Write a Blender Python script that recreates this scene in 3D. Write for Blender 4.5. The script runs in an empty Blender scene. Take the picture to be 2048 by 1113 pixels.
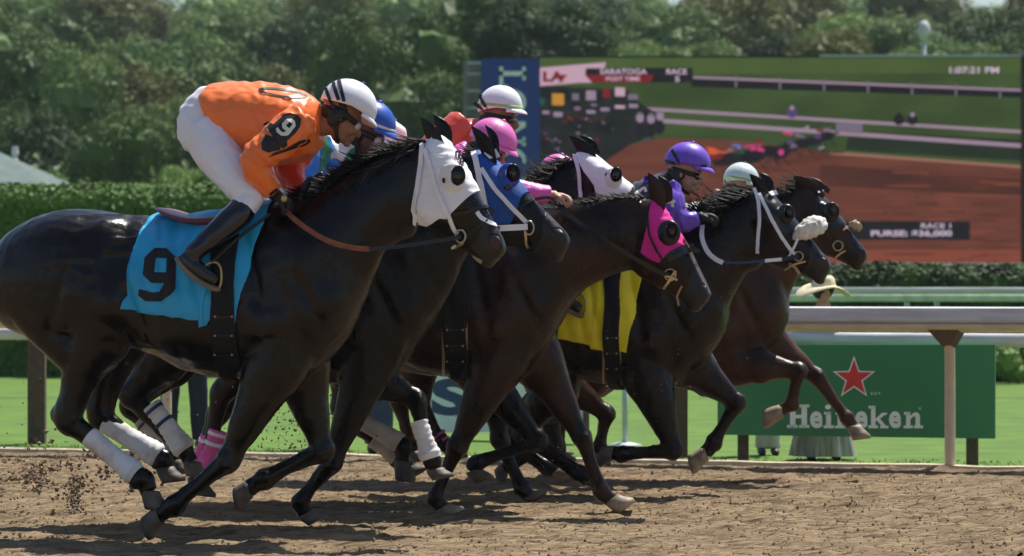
import bpy, bmesh, math, random
from mathutils import Vector, noise, Matrix
from mathutils.bvhtree import BVHTree
random.seed(7)
S = bpy.context.scene
# ------------------------------------------------------------------ camera
FPX, HY, CAMZ = 6720.0, 580.0, 1.2      # focal length in photo pixels, horizon row, eye height
cd = bpy.data.cameras.new('camera'); cam = bpy.data.objects.new('camera', cd)
S.collection.objects.link(cam); S.camera = cam
cam.location = (0, 0, CAMZ); cam.rotation_euler = (math.radians(90), 0, 0)
cd.sensor_width = 36; cd.lens = FPX / 2048 * 36; cd.shift_y = (HY - 556.5) / 2048
cd.clip_end = 3000; cd.clip_start = 0.5
cd.dof.use_dof = True; cd.dof.focus_distance = 16.6; cd.dof.aperture_fstop = 4.5
# ------------------------------------------------------------------ light
EXPO = 0.38
SUN_EL, SUN_AZ = 63.0, 38.0             # azimuth measured from +Y (away from camera) towards +X
w = bpy.data.worlds.new("World"); S.world = w; w.use_nodes = True
nt = w.node_tree; bg = nt.nodes['Background']
sky = nt.nodes.new('ShaderNodeTexSky'); sky.sky_type = 'NISHITA'; sky.sun_disc = False
sky.sun_elevation = math.radians(SUN_EL); sky.sun_rotation = math.radians(SUN_AZ)
nt.links.new(sky.outputs[0], bg.inputs[0]); bg.inputs[1].default_value = 0.085
sl = bpy.data.lights.new('sun', 'SUN'); sun = bpy.data.objects.new('sun', sl); S.collection.objects.link(sun)
sl.energy = 5.0; sl.angle = math.radians(0.5); sl.color = (1, 0.95, 0.86)
e, a = math.radians(SUN_EL), math.radians(SUN_AZ)
SUND = Vector((math.sin(a) * math.cos(e), math.cos(a) * math.cos(e), math.sin(e)))
sun.rotation_euler = SUND.to_track_quat('Z', 'Y').to_euler()
S.view_settings.view_transform = 'Standard'; S.view_settings.look = 'None'
S.view_settings.exposure = EXPO; S.view_settings.gamma = 1
# ------------------------------------------------------------------ helpers
def lin(r, g, b):
    f = lambda c: (c / 255 / 12.92) if c <= 10 else ((c / 255 + .055) / 1.055) ** 2.4
    return (f(r), f(g), f(b))
def mat(name, col, rough=.6, var=.15, vs=8, bump=0, bs=40, spec=.5, col2=None, sheen=0, emit=0, trans=0, coat=0, metal=0,
        stretch=(1, 1, 1), detail=6, lo=.35, hi=.65):
    m = bpy.data.materials.new(name); m.use_nodes = True; n = m.node_tree.nodes; l = m.node_tree.links
    b = n['Principled BSDF']
    tc = n.new('ShaderNodeTexCoord'); mp = n.new('ShaderNodeMapping'); mp.inputs['Scale'].default_value = stretch
    l.new(tc.outputs['Object'], mp.inputs[0])
    nz = n.new('ShaderNodeTexNoise'); nz.inputs['Scale'].default_value = vs; nz.inputs['Detail'].default_value = detail
    l.new(mp.outputs[0], nz.inputs['Vector'])
    r = n.new('ShaderNodeValToRGB'); l.new(nz.outputs[0], r.inputs[0])
    c2 = col2 or tuple(c * (1 - var) for c in col); c1 = col if col2 else tuple(min(1, c * (1 + var)) for c in col)
    r.color_ramp.elements[0].position = lo; r.color_ramp.elements[1].position = hi
    r.color_ramp.elements[0].color = (*c2, 1); r.color_ramp.elements[1].color = (*c1, 1)
    if emit:
        b.inputs['Base Color'].default_value = (0.005, .005, .005, 1)
        l.new(r.outputs[0], b.inputs['Emission Color']); b.inputs['Emission Strength'].default_value = emit
    else:
        l.new(r.outputs[0], b.inputs['Base Color'])
    b.inputs['Roughness'].default_value = rough; b.inputs['Specular IOR Level'].default_value = spec
    b.inputs['Metallic'].default_value = metal; b.inputs['Coat Weight'].default_value = coat
    b.inputs['Sheen Weight'].default_value = sheen
    if trans:
        b.inputs['Transmission Weight'].default_value = trans
    if bump:
        n2 = n.new('ShaderNodeTexNoise'); n2.inputs['Scale'].default_value = bs; n2.inputs['Detail'].default_value = 5
        l.new(mp.outputs[0], n2.inputs['Vector'])
        bp = n.new('ShaderNodeBump'); bp.inputs['Strength'].default_value = 1; bp.inputs['Distance'].default_value = bump
        l.new(n2.outputs[0], bp.inputs['Height']); l.new(bp.outputs[0], b.inputs['Normal'])
    return m
def tag(o, label=None, cat=None, group=None, kind=None):
    if label: o['label'] = label
    if cat: o['category'] = cat
    if group: o['group'] = group
    if kind: o['kind'] = kind
    return o
def empty(name, loc, label=None, cat=None, group=None):
    o = bpy.data.objects.new(name, None); S.collection.objects.link(o); o.location = loc; o.empty_display_size = .2
    return tag(o, label, cat, group)
def origin(o):
    v = Vector((0, 0, 0))
    while o: v += o.location; o = o.parent
    return v
def mk(name, VF, m, parent=None, smooth=True, mi=None, loc=None):
    V, F = VF
    org = origin(parent) if parent else (Vector(loc) if loc else Vector((0, 0, 0)))
    me = bpy.data.meshes.new(name); me.from_pydata([tuple(Vector(v) - org) for v in V], [], F)
    ms = m if isinstance(m, (list, tuple)) else [m]
    for x in ms: me.materials.append(x)
    if mi: me.polygons.foreach_set('material_index', mi)
    me.polygons.foreach_set('use_smooth', [smooth] * len(F)); me.update()
    o = bpy.data.objects.new(name, me); S.collection.objects.link(o)
    if parent: o.parent = parent
    elif loc: o.location = org
    return o
def P(px, py, Y):
    return Vector(((px - 1024) * Y / FPX, Y, CAMZ - (py - HY) * Y / FPX))
def merge(*ps):
    V, F = [], []
    for v, f in ps:
        k = len(V); V += list(v); F += [tuple(i + k for i in q) for q in f]
    return V, F
def rings(R, closed=False, cap=True):
    n = len(R[0]); V = [v for r in R for v in r]; F = []
    for i in range(len(R) - 1 + (1 if closed else 0)):
        j = (i + 1) % len(R)
        for k in range(n):
            k2 = (k + 1) % n; F.append((i * n + k, i * n + k2, j * n + k2, j * n + k))
    if cap and not closed:
        F.append(tuple(range(n - 1, -1, -1))); F.append(tuple(range((len(R) - 1) * n, len(R) * n)))
    return V, F
def cr(pts, sub=6):
    """Catmull-Rom through tuples / vectors"""
    out = []; n = len(pts)
    for i in range(n - 1):
        p0, p1, p2, p3 = pts[max(i - 1, 0)], pts[i], pts[i + 1], pts[min(i + 2, n - 1)]
        for s in range(sub):
            t = s / sub
            out.append(tuple(.5 * ((2 * b) + (-a_ + c) * t + (2 * a_ - 5 * b + 4 * c - d) * t * t + (-a_ + 3 * b - 3 * c + d) * t ** 3)
                             for a_, b, c, d in zip(p0, p1, p2, p3)))
    out.append(tuple(pts[-1])); return out
def tube3(pts, rad, seg=10, lat=None, lf=1.0, sub=4, cap=True):
    """pts world Vectors, rad metres; lat = preferred lateral axis, lf = lateral radius factor"""
    if not isinstance(rad, (list, tuple)): rad = [rad] * len(pts)
    q = [(*p, r) for p, r in zip(pts, rad)]
    q = cr(q, sub) if sub > 1 else q
    R = []; n = len(q); up = Vector(lat) if lat else None
    for i in range(n):
        p = Vector(q[i][:3]); t = (Vector(q[min(i + 1, n - 1)][:3]) - Vector(q[max(i - 1, 0)][:3]))
        t = t.normalized() if t.length > 1e-7 else Vector((0, 0, 1))
        if up is None: up = Vector((0, 1, 0)) if abs(t.y) < .9 else Vector((0, 0, 1))
        s = (up - t * up.dot(t)).normalized(); b = t.cross(s); r = max(q[i][3], .0004)
        if not lat: up = s
        R.append([p + (s * math.cos(2 * math.pi * k / seg) * lf + b * math.sin(2 * math.pi * k / seg)) * r for k in range(seg)])
    return rings(R, cap=cap)
def box(c, s, rz=0, ry=0, bev=0):
    M = Matrix.Rotation(rz, 3, 'Z') @ Matrix.Rotation(ry, 3, 'Y'); c = Vector(c); V = []
    for x in (-1, 1):
        for y in (-1, 1):
            for z in (-1, 1): V.append(c + M @ Vector((x * s[0] / 2, y * s[1] / 2, z * s[2] / 2)))
    return V, [(0, 1, 3, 2), (4, 6, 7, 5), (0, 4, 5, 1), (2, 3, 7, 6), (0, 2, 6, 4), (1, 5, 7, 3)]
def ball(c, ax, nu=16, nv=10):
    """ax: three axis vectors scaled by radii"""
    V = []; F = []; c = Vector(c); A, B, C_ = [Vector(x) for x in ax]
    for i in range(nv + 1):
        th = math.pi * i / nv
        for j in range(nu):
            ph = 2 * math.pi * j / nu
            V.append(c + C_ * math.cos(th) + (A * math.cos(ph) + B * math.sin(ph)) * max(math.sin(th), .001))
    for i in range(nv):
        for j in range(nu):
            j2 = (j + 1) % nu; F.append((i * nu + j, (i + 1) * nu + j, (i + 1) * nu + j2, i * nu + j2))
    F.append(tuple(range(nu))); F.append(tuple(range((nv + 1) * nu - 1, nv * nu - 1, -1)))
    return V, F
def remesh(parts, vox, smooth=4, fac=.5, disp=None):
    V, F = merge(*parts); me = bpy.data.meshes.new('t'); me.from_pydata([tuple(v) for v in V], [], F)
    bm = bmesh.new(); bm.from_mesh(me); bmesh.ops.recalc_face_normals(bm, faces=bm.faces); bm.to_mesh(me); bm.free()
    o = bpy.data.objects.new('t', me); S.collection.objects.link(o)
    r = o.modifiers.new('r', 'REMESH'); r.mode = 'VOXEL'; r.voxel_size = vox; r.adaptivity = 0
    if smooth:
        s = o.modifiers.new('s', 'SMOOTH'); s.factor = fac; s.iterations = smooth
    dg = bpy.context.evaluated_depsgraph_get(); ev = o.evaluated_get(dg); m2 = ev.to_mesh()
    V = [v.co.copy() for v in m2.vertices]; N = [v.normal.copy() for v in m2.vertices]
    F = [tuple(p.vertices) for p in m2.polygons]; ev.to_mesh_clear()
    bpy.data.objects.remove(o); bpy.data.meshes.remove(me)
    if disp: V = [v + n * disp(v) for v, n in zip(V, N)]
    return V, F
def bvh(VF): return BVHTree.FromPolygons([tuple(v) for v in VF[0]], VF[1])
CO = Vector((0, 0, CAMZ))
def cast(px, py, bs):
    d = (P(px, py, 1) - CO).normalized(); best = None
    for b in (bs if isinstance(bs, list) else [bs]):
        h = b.ray_cast(CO, d)
        if h[0] is not None and (best is None or h[3] < best[3]): best = h
    if best is None: return None, None, None, d
    n = best[1]
    if n.dot(d) > 0: n = -n
    return best[0], n, best[3], d
def inpoly(x, y, polys):
    c = False
    for pl in polys:
        j = len(pl) - 1
        for i in range(len(pl)):
            xi, yi = pl[i]; xj, yj = pl[j]
            if (yi > y) != (yj > y) and x < (xj - xi) * (y - yi) / (yj - yi) + xi: c = not c
            j = i
    return c
def decal(name, polys, bs, m, parent, off=.004, step=7, thick=.0):
    xs = [p[0] for q in polys for p in q]; ys = [p[1] for q in polys for p in q]
    bm = bmesh.new(); x0, x1, y0, y1 = min(xs) - 1, max(xs) + 1, min(ys) - 1, max(ys) + 1
    nx = max(1, int((x1 - x0) / step)); ny = max(1, int((y1 - y0) / step))
    g = [[bm.verts.new((x0 + (x1 - x0) * i / nx, y0 + (y1 - y0) * j / ny, 0)) for i in range(nx + 1)] for j in range(ny + 1)]
    for j in range(ny):
        for i in range(nx): bm.faces.new((g[j][i], g[j][i + 1], g[j + 1][i + 1], g[j + 1][i]))
    for q in polys:
        for i in range(len(q)):
            a_, b_ = Vector((*q[i], 0)), Vector((*q[(i + 1) % len(q)], 0))
            d = b_ - a_
            if d.length < .01: continue
            lo_x, hi_x = min(a_.x, b_.x) - step * 1.5, max(a_.x, b_.x) + step * 1.5
            lo_y, hi_y = min(a_.y, b_.y) - step * 1.5, max(a_.y, b_.y) + step * 1.5
            fs = [f for f in bm.faces if lo_x < f.calc_center_median().x < hi_x and lo_y < f.calc_center_median().y < hi_y]
            geo = list({v for f in fs for v in f.verts}) + list({e_ for f in fs for e_ in f.edges}) + fs
            bmesh.ops.bisect_plane(bm, geom=geo, plane_co=a_, plane_no=Vector((-d.y, d.x, 0)).normalized(), dist=1e-5)
    dl = [f for f in bm.faces if not inpoly(f.calc_center_median().x, f.calc_center_median().y, polys)]
    bmesh.ops.delete(bm, geom=dl, context='FACES')
    last = None; V = []; bm.verts.ensure_lookup_table(); bm.verts.index_update(); hits = []
    for v in bm.verts:
        h, n, dist, d = cast(v.co.x, v.co.y, bs); hits.append((h, n, dist, d))
    ds = sorted(h[2] for h in hits if h[2]); med = ds[len(ds) // 2] if ds else 16
    for h, n, dist, d in hits:
        if h is None: V.append(CO + d * (med - off))
        else: V.append(h - d * off)
    F = [tuple(v.index for v in f.verts)[::-1] for f in bm.faces]; bm.free()
    if not F: return None
    if thick:
        k = len(V); back = [CO + (v - CO) * (1 + thick / (v - CO).length) for v in V]
        ed = {}
        for f in F:
            for i in range(len(f)):
                e_ = (f[i], f[(i + 1) % len(f)]); ed[e_] = 1
        side = [(a_, b_, b_ + k, a_ + k) for (a_, b_) in ed if (b_, a_) not in ed]
        F = F + [tuple(i + k for i in f)[::-1] for f in F] + side; V = V + back
    return mk(name, (V, F), m, parent)
def strap(name, pts, bs, w, m, parent, off=.006, t=.005, sub=5, fallback=None):
    """flat ribbon lying on whatever surface the photo pixels hit; w metres wide"""
    q = cr([tuple(p) for p in pts], sub); C3 = []; last = None
    res = [cast(p[0], p[1], bs) for p in q]
    good = [r[2] for r in res if r[2]]
    if not good and fallback is None: return None
    for i, r in enumerate(res):
        if r[0] is None:
            near = [(abs(i - j), res[j][2]) for j in range(len(res)) if res[j][2]]
            dist = min(near)[1] if near else fallback
            C3.append((CO + r[3] * (dist - off), -r[3]))
        else: C3.append((r[0] + r[1] * off, r[1]))
    R = []
    for i in range(len(C3)):
        p, n = C3[i]; tg = (C3[min(i + 1, len(C3) - 1)][0] - C3[max(i - 1, 0)][0]).normalized()
        n = (n - tg * n.dot(tg)).normalized(); s = tg.cross(n)
        R.append([p + s * w / 2, p + s * w / 2 + n * t, p - s * w / 2 + n * t, p - s * w / 2])
    return mk(name, rings(R), m, parent, smooth=False)
def ridge(v, s, o=0, st=(1, 1, 1)):
    """sharp fold lines, flat between them"""
    return max(0, 1 - abs(noise.noise((v[0] * s * st[0] + o, v[1] * s * st[1] + o * 1.3, v[2] * s * st[2] - o))) * 5) ** 1.5
def fbm(v, s, o=0): return noise.noise((v[0] * s + o, v[1] * s + o * 1.7, v[2] * s - o))
def text_mesh(txt, bold=0.0, shear=0):
    c = bpy.data.curves.new('t', 'FONT'); c.body = txt; c.offset = bold; c.resolution_u = 4; c.shear = shear
    o = bpy.data.objects.new('t', c); S.collection.objects.link(o)
    dg = bpy.context.evaluated_depsgraph_get(); me = bpy.data.meshes.new_from_object(o.evaluated_get(dg))
    V = [v.co.copy() for v in me.vertices]; F = [tuple(p.vertices) for p in me.polygons]
    bpy.data.objects.remove(o); bpy.data.meshes.remove(me)
    x0 = min(v.x for v in V); x1 = max(v.x for v in V); y0 = min(v.y for v in V); y1 = max(v.y for v in V)
    return [((v.x - x0) / (x1 - x0), (v.y - y0) / (y1 - y0)) for v in V], F
def text_px(txt, x0, y0, x1, y1, Y, bold=0.0, rot=False):
    """text fitted to a photo box on the plane at depth Y (or depth function of px); rot = reads downwards"""
    U, F = text_mesh(txt, bold); V = []
    for u, v in U:
        if rot: px = x0 + (x1 - x0) * v; py = y0 + (y1 - y0) * u
        else: px = x0 + (x1 - x0) * u; py = y1 - (y1 - y0) * v
        V.append(P(px, py, Y(px) if callable(Y) else Y))
    return V, F
def poly_px(pts, Y):
    V = [P(x, y, Y(x) if callable(Y) else Y) for x, y in pts]; return V, [tuple(range(len(pts) - 1, -1, -1))]
def line_px(x0, y0, x1, y1, w_, Y):
    return poly_px([(x0, y0 - w_ / 2), (x1, y1 - w_ / 2), (x1, y1 + w_ / 2), (x0, y0 + w_ / 2)], Y)
def plane_Y(x0, Y0, x1, Y1):
    A_, B_ = P(x0, 0, Y0), P(x1, 0, Y1)
    def g(px, off=0):
        d = (px - 1024) / FPX; t = (A_.x - d * A_.y) / (d * (B_.y - A_.y) - (B_.x - A_.x)); return A_.y + (B_.y - A_.y) * t - off
    return g
class Frame:
    """upright plane of a running horse: heading turned a little towards the camera"""
    def __init__(s, px, Y, ang=12):
        s.c = Vector(((px - 1024) * Y / FPX, Y, 0)); a_ = math.radians(ang)
        s.n = Vector((math.sin(a_), math.cos(a_), 0)); s.h = Vector((math.cos(a_), -math.sin(a_), 0))
        s.Y = Y; s.m = Y / FPX            # metres per photo pixel
    def p(s, px, py, lat=0.0):
        d = Vector(((px - 1024) / FPX, 1, -(py - HY) / FPX))
        t = (lat + s.c.dot(s.n)) / (d.x * s.n.x + d.y * s.n.y)
        return CO + d * t
    def loft(s, secs, seg=28, sub=5, egg=.12, ex=1.0, lat=0.0, taper=0):
        R = []
        for T0, T1, B0, B1, hw in [tuple(q) for q in cr([(a_[0], a_[1], b_[0], b_[1], h) for a_, b_, h in secs], sub)]:
            T = s.p(T0, T1, lat); B = s.p(B0, B1, lat); c = (T + B) / 2; hv = (T - B) / 2; r = []
            for k in range(seg):
                an = 2 * math.pi * k / seg; cs, sn = math.cos(an), math.sin(an)
                f = lambda x: math.copysign(abs(x) ** ex, x)
                r.append(c + hv * f(cs) + s.n * hw * f(sn) * (1 - egg * cs))
            R.append(r)
        return rings(R)
    def tube(s, pts, lf=.82, seg=14, sub=4, cap=True):
        """pts: (px, py, radius m, lat m)"""
        return tube3([s.p(a_, b_, d) for a_, b_, c, d in pts], [c for a_, b_, c, d in pts], seg, s.n, lf, sub, cap)
    def blob(s, px, py, rx, rz, rl, lat=0, ang=0):
        c = s.p(px, py, lat); a_ = math.radians(ang); u = s.h * math.cos(a_) - Vector((0, 0, 1)) * math.sin(a_)
        v = s.h * math.sin(a_) + Vector((0, 0, 1)) * math.cos(a_)
        return ball(c, (u * rx, s.n * rl, v * rz))
    def shell(s, name, VF, polys, m, parent, lat0=0, off=.008, thick=.004, disp=None, mats=None):
        """lift the part of a surface inside px polygons off as a cloth shell on both flanks"""
        V, F = VF; xs = [p[0] for q in polys for p in q]; ys = [p[1] for q in polys for p in q]
        def uv(v):
            q = v - s.n * ((v - s.c).dot(s.n) - lat0); t = q.y
            return 1024 + q.x / t * FPX, HY - (q.z - CAMZ) / t * FPX
        U = [uv(v) for v in V]; x0, x1, y0, y1 = min(xs) - 12, max(xs) + 12, min(ys) - 12, max(ys) + 12
        keep = [f for f in F if all(x0 < U[i][0] < x1 and y0 < U[i][1] < y1 for i in f)]
        idx = sorted({i for f in keep for i in f}); mp = {j: i for i, j in enumerate(idx)}
        me = bpy.data.meshes.new('t'); me.from_pydata([tuple(V[i]) for i in idx], [], [tuple(mp[i] for i in f) for f in keep])
        bm = bmesh.new(); bm.from_mesh(me); bpy.data.meshes.remove(me)
        cutp = list(polys) + [q for mm, q in (mats or [])]
        for q in cutp:
            for i in range(len(q)):
                a_, b_ = q[i], q[(i + 1) % len(q)]
                A, B = s.p(*a_, lat0), s.p(*b_, lat0); no = (B - A).cross(s.n)
                if no.length < 1e-6: continue
                lx, hx, ly, hy = min(a_[0], b_[0]) - 9, max(a_[0], b_[0]) + 9, min(a_[1], b_[1]) - 9, max(a_[1], b_[1]) + 9
                fs = []
                for f in bm.faces:
                    u = uv(f.calc_center_median())
                    if lx < u[0] < hx and ly < u[1] < hy: fs.append(f)
                geo = list({v for f in fs for v in f.verts}) + list({e_ for f in fs for e_ in f.edges}) + fs
                bmesh.ops.bisect_plane(bm, geom=geo, plane_co=A, plane_no=no.normalized(), dist=1e-5)
        dl = [f for f in bm.faces if not inpoly(*uv(f.calc_center_median()), polys)]
        bmesh.ops.delete(bm, geom=dl, context='FACES')
        bmesh.ops.delete(bm, geom=[v for v in bm.verts if not v.link_faces], context='VERTS')
        bm.normal_update(); ns = {v: v.normal.copy() for v in bm.verts}
        for v in bm.verts: v.co += ns[v] * (off + (disp(v.co) if disp else 0))
        bm.verts.index_update(); Vn = [v.co.copy() for v in bm.verts]; Nn = [v.normal.copy() for v in bm.verts]
        Fn = []; mi = []
        for f in bm.faces:
            Fn.append(tuple(v.index for v in f.verts)); u = uv(f.calc_center_median()); k = 0
            for z, (mm, q) in enumerate(mats or []):
                if inpoly(*u, [q]): k = z + 1
            mi.append(k)
        ed = set()
        for f in Fn:
            for i in range(len(f)): ed.add((f[i], f[(i + 1) % len(f)]))
        K = len(Vn); side = [(b_, a_, a_ + K, b_ + K) for a_, b_ in ed if (b_, a_) not in ed]
        Vb = [v - n * thick for v, n in zip(Vn, Nn)]; Fb = [tuple(i + K for i in f)[::-1] for f in Fn]
        bm.free()
        VFo = (Vn + Vb, Fn + Fb + side)
        o = mk(name, VFo, [m] + [mm for mm, q in (mats or [])], parent, mi=mi + mi + [0] * len(side))
        return o, (Vn, Fn)
M = {}
def ell(cx, cy, rx, ry, an, n=18):
    a_ = math.radians(an); ts = [2 * math.pi * i / n for i in range(n)]
    return [(cx + rx * math.cos(t) * math.cos(a_) - ry * math.sin(t) * math.sin(a_), cy + rx * math.cos(t) * math.sin(a_) + ry * math.sin(t) * math.cos(a_)) for t in ts]
# ------------------------------------------------------------------ setting: dirt track, grass, sky-side hills
def rail_Y(px, l=24.81, r=22.21):
    """depth of the straight edge of the dirt course seen at photo column px"""
    A_, B_ = P(0, 600, l), P(2048, 600, r); d = (px - 1024) / FPX
    t = (A_.x - d * A_.y) / (d * (B_.y - A_.y) - (B_.x - A_.x)); return A_.y + (B_.y - A_.y) * t
A0, B0 = P(0, 600, 24.81), P(2048, 600, 22.21); RD = Vector((B0.x - A0.x, B0.y - A0.y, 0)).normalized(); RN = Vector((-RD.y, RD.x, 0))   # along rail, away from camera
R0 = Vector((A0.x, A0.y, 0))
def onrail(t, off=0, z=0): return R0 + RD * t + RN * off + Vector((0, 0, z))
def dirt_h(p):
    # harrow furrows run along the track, broken up by clods and hoof marks
    u = (p - R0).dot(RD); v = (p - R0).dot(RN)
    h = .012 * noise.noise((u * .35, v * 3.2, 1)) + .026 * noise.noise((u * .7, v * 9.5, 5)) + .018 * noise.noise((u * 2.0, v * 15, 9))
    c = noise.noise((u * 5, v * 13, 4)); h += .026 * max(0, c - .12) - .025 * max(0, -.30 - c)
    h += .016 * max(0, noise.noise((u * 15, v * 24, 14)) - .05) + .008 * noise.noise((u * 5, v * 34, 24)) + .004 * noise.noise((u * 30, v * 45, 4))
    return h
V = []; F = []; nu, nv = 700, 500
for j in range(nv + 1):
    for i in range(nu + 1):
        # strip between the rail edge and 12 m in front of it, finer near the picture's ground
        p = onrail(-1.6 + 10.6 * i / nu, -10.6 * (j / nv) - .0); p.z = dirt_h(p) * min(1, j / 6); V.append(p)
for j in range(nv):
    for i in range(nu):
        a_ = j * (nu + 1) + i; F.append((a_, a_ + nu + 1, a_ + nu + 2, a_ + 1))
M['dirt'] = mat('harrowed_dirt', (.295, .215, .130), .95, col2=(.150, .106, .062), vs=4.5, detail=12, bump=.022, bs=26, lo=.34, hi=.62, stretch=(.55, 2.6, 1), spec=.15)
n = M['dirt'].node_tree.nodes; l = M['dirt'].node_tree.links     # dark streaks painted into the colour for the shadows of clods
nz = n.new('ShaderNodeTexNoise'); nz.inputs['Scale'].default_value = 11; nz.inputs['Detail'].default_value = 9
mp_ = [x for x in n if x.type == 'MAPPING'][0]; l.new(mp_.outputs[0], nz.inputs['Vector'])
r_ = n.new('ShaderNodeValToRGB'); r_.color_ramp.elements[0].position = .54; r_.color_ramp.elements[1].position = .66; l.new(nz.outputs[0], r_.inputs[0])
mx = n.new('ShaderNodeMixRGB'); mx.inputs[2].default_value = (.10, .068, .042, 1); l.new(r_.outputs[0], mx.inputs[0])
base = n['Principled BSDF'].inputs['Base Color'].links[0].from_socket; l.new(base, mx.inputs[1]); l.new(mx.outputs[0], n['Principled BSDF'].inputs['Base Color'])
tag(mk('dirt_track', (V, F), M['dirt']), kind='structure')
# wide flat dirt around the detailed strip
V = []; F = []
def quad(a_, b, c, d): k = len(V); V.extend([a_, b, c, d]); F.append((k, k + 1, k + 2, k + 3))
quad(onrail(-60, -10.6, -.002), onrail(80, -10.6, -.002), onrail(80, -40, -.002), onrail(-60, -40, -.002))
quad(onrail(-60, 0, -.002), onrail(-1.6, 0, -.002), onrail(-1.6, -10.6, -.002), onrail(-60, -10.6, -.002))
quad(onrail(9.0, 0, -.002), onrail(80, 0, -.002), onrail(80, -10.6, -.002), onrail(9.0, -10.6, -.002))
tag(mk('dirt_ground', (V, F), M['dirt']), kind='structure')
M['grass'] = mat('turf', (.105, .205, .012), .9, col2=(.058, .128, .008), vs=2.2, detail=8, bump=.012, bs=45, lo=.3, hi=.7)
M['blade'] = mat('grass_blade', (.12, .23, .015), .8, col2=(.07, .15, .01), vs=2)
tag(mk('ground', ([(-900, 14, -.06), (900, 14, -.06), (900, 900, -.06), (-900, 900, -.06)], [(0, 1, 2, 3)]), M['grass']), kind='structure')
tag(mk('turf', ([onrail(-60, .14, -.01), onrail(80, .14, -.01), onrail(80, 75, .0), onrail(-60, 75, .0)], [(0, 1, 2, 3)]), M['grass']), kind='structure')
rnd = random.Random(3); V = []; F = []
for i in range(9000):
    t = rnd.uniform(-3, 10); o = .15 + 1.2 * rnd.random() ** 2.5; p = onrail(t + (o * .15 * rnd.uniform(-1, 1)), o, -.01)
    if abs((p.x) / p.y) > .17: continue
    h = rnd.uniform(.008, .022); a_ = rnd.uniform(0, 6.28); w_ = rnd.uniform(.004, .008) * (1 + o * .08); d = Vector((math.cos(a_), math.sin(a_), 0)); ln = Vector((rnd.gauss(0, .02), rnd.gauss(0, .02), h))
    k = len(V); V += [p - d * w_, p + d * w_, p + ln]; F.append((k, k + 1, k + 2))
tag(mk('grass', (V, F), M['blade'], smooth=False), kind='stuff')
# pale kerb lip where dirt meets turf
M['kerb'] = mat('dusty_pale_edge', (.52, .43, .32), .9, var=.2, vs=9, bump=.01)
R = []
for i in range(281):
    t = -5 + i * .06; w1 = .012 * noise.noise((t * 1.3, 0, 3)); hh = .028 + .012 * noise.noise((t * 2.1, 4, 3))
    R.append([onrail(t, .0 + w1, -.03), onrail(t, .015 + w1, hh), onrail(t, .10 + w1, hh + .004), onrail(t, .145 + w1, -.03)])
tag(mk('track_edge_lip', rings(R), M['kerb'], smooth=False), kind='structure')
# dirt clods thrown up behind the field
M['clod'] = mat('flying_clod_dirt', (.27, .19, .12), .95, col2=(.14, .095, .06), vs=30)
V = []; F = []; rnd = random.Random(11)
def clod(c, r):
    k = len(V); a_ = rnd.uniform(0, 3); pts = [(1, 0, 0), (-.8, .1, 0), (0, 1, .1), (.1, -.9, 0), (0, .1, .8), (0, 0, -.8)]
    for x, y, z in pts: V.append(c + Vector((x * math.cos(a_) - z * math.sin(a_), y, x * math.sin(a_) + z * math.cos(a_))) * r * rnd.uniform(.6, 1.3))
    for t in [(0, 2, 4), (2, 1, 4), (1, 3, 4), (3, 0, 4), (2, 0, 5), (1, 2, 5), (3, 1, 5), (0, 3, 5)]: F.append(tuple(i + k for i in t))
for i in range(2600):
    x = rnd.gauss(70, 105); y = 950 + rnd.gauss(0, 30)
    if x > 330 or noise.noise((x * .02, y * .05, 1)) + .35 * noise.noise((x * .07, y * .14, 4)) < rnd.uniform(-.30, .30) or y > 1000: continue
    clod(P(x, y, rnd.uniform(16.2, 18.4)), rnd.choice([.002, .003, .005, .007, .010, .014]) * rnd.uniform(.6, 1.3))
for i in range(260):
    x = rnd.uniform(-20, 700); y = rnd.gauss(820, 70)
    if y > 980: continue
    clod(P(x, y, rnd.uniform(16.6, 19.5)), rnd.choice([.003, .004, .005, .008]) * rnd.uniform(.6, 1.2))
for i in range(420):
    x = rnd.gauss(600, 60); y = rnd.gauss(840, 50)
    if y > 985: continue
    clod(P(x, y, rnd.uniform(17.6, 19.5)), rnd.choice([.004, .006, .009]))
for i in range(250): clod(P(rnd.uniform(600, 1500), rnd.gauss(780, 110), rnd.uniform(17, 20)), rnd.choice([.003, .004, .005]) * rnd.uniform(.6, 1.2))
for i in range(160): clod(P(rnd.uniform(130, 420), rnd.gauss(370, 40), rnd.uniform(15.6, 16.5)), rnd.choice([.0018, .0025]))
for i in range(260): clod(P(150 + rnd.gauss(0, 9), rnd.uniform(950, 1030), rnd.uniform(16, 16.3)), rnd.choice([.004, .007]))
tag(mk('flying_dirt', (V, F), M['clod'], smooth=False), kind='stuff')
# loose crumbs lying on the track
V = []; F = []
for i in range(30000):
    t = rnd.uniform(-1, 9); o = -rnd.uniform(.1, 9.5); p = onrail(t, o); p.z = dirt_h(p) + .002
    clod(p, rnd.choice([.003, .004, .005, .006, .008, .010]) * rnd.uniform(.7, 1.3))
M['crumb'] = mat('loose_crumb_dirt', (.27, .195, .118), .95, col2=(.17, .12, .072), vs=5)
tag(mk('loose_soil', (V, F), M['crumb'], smooth=False), kind='stuff')
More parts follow.
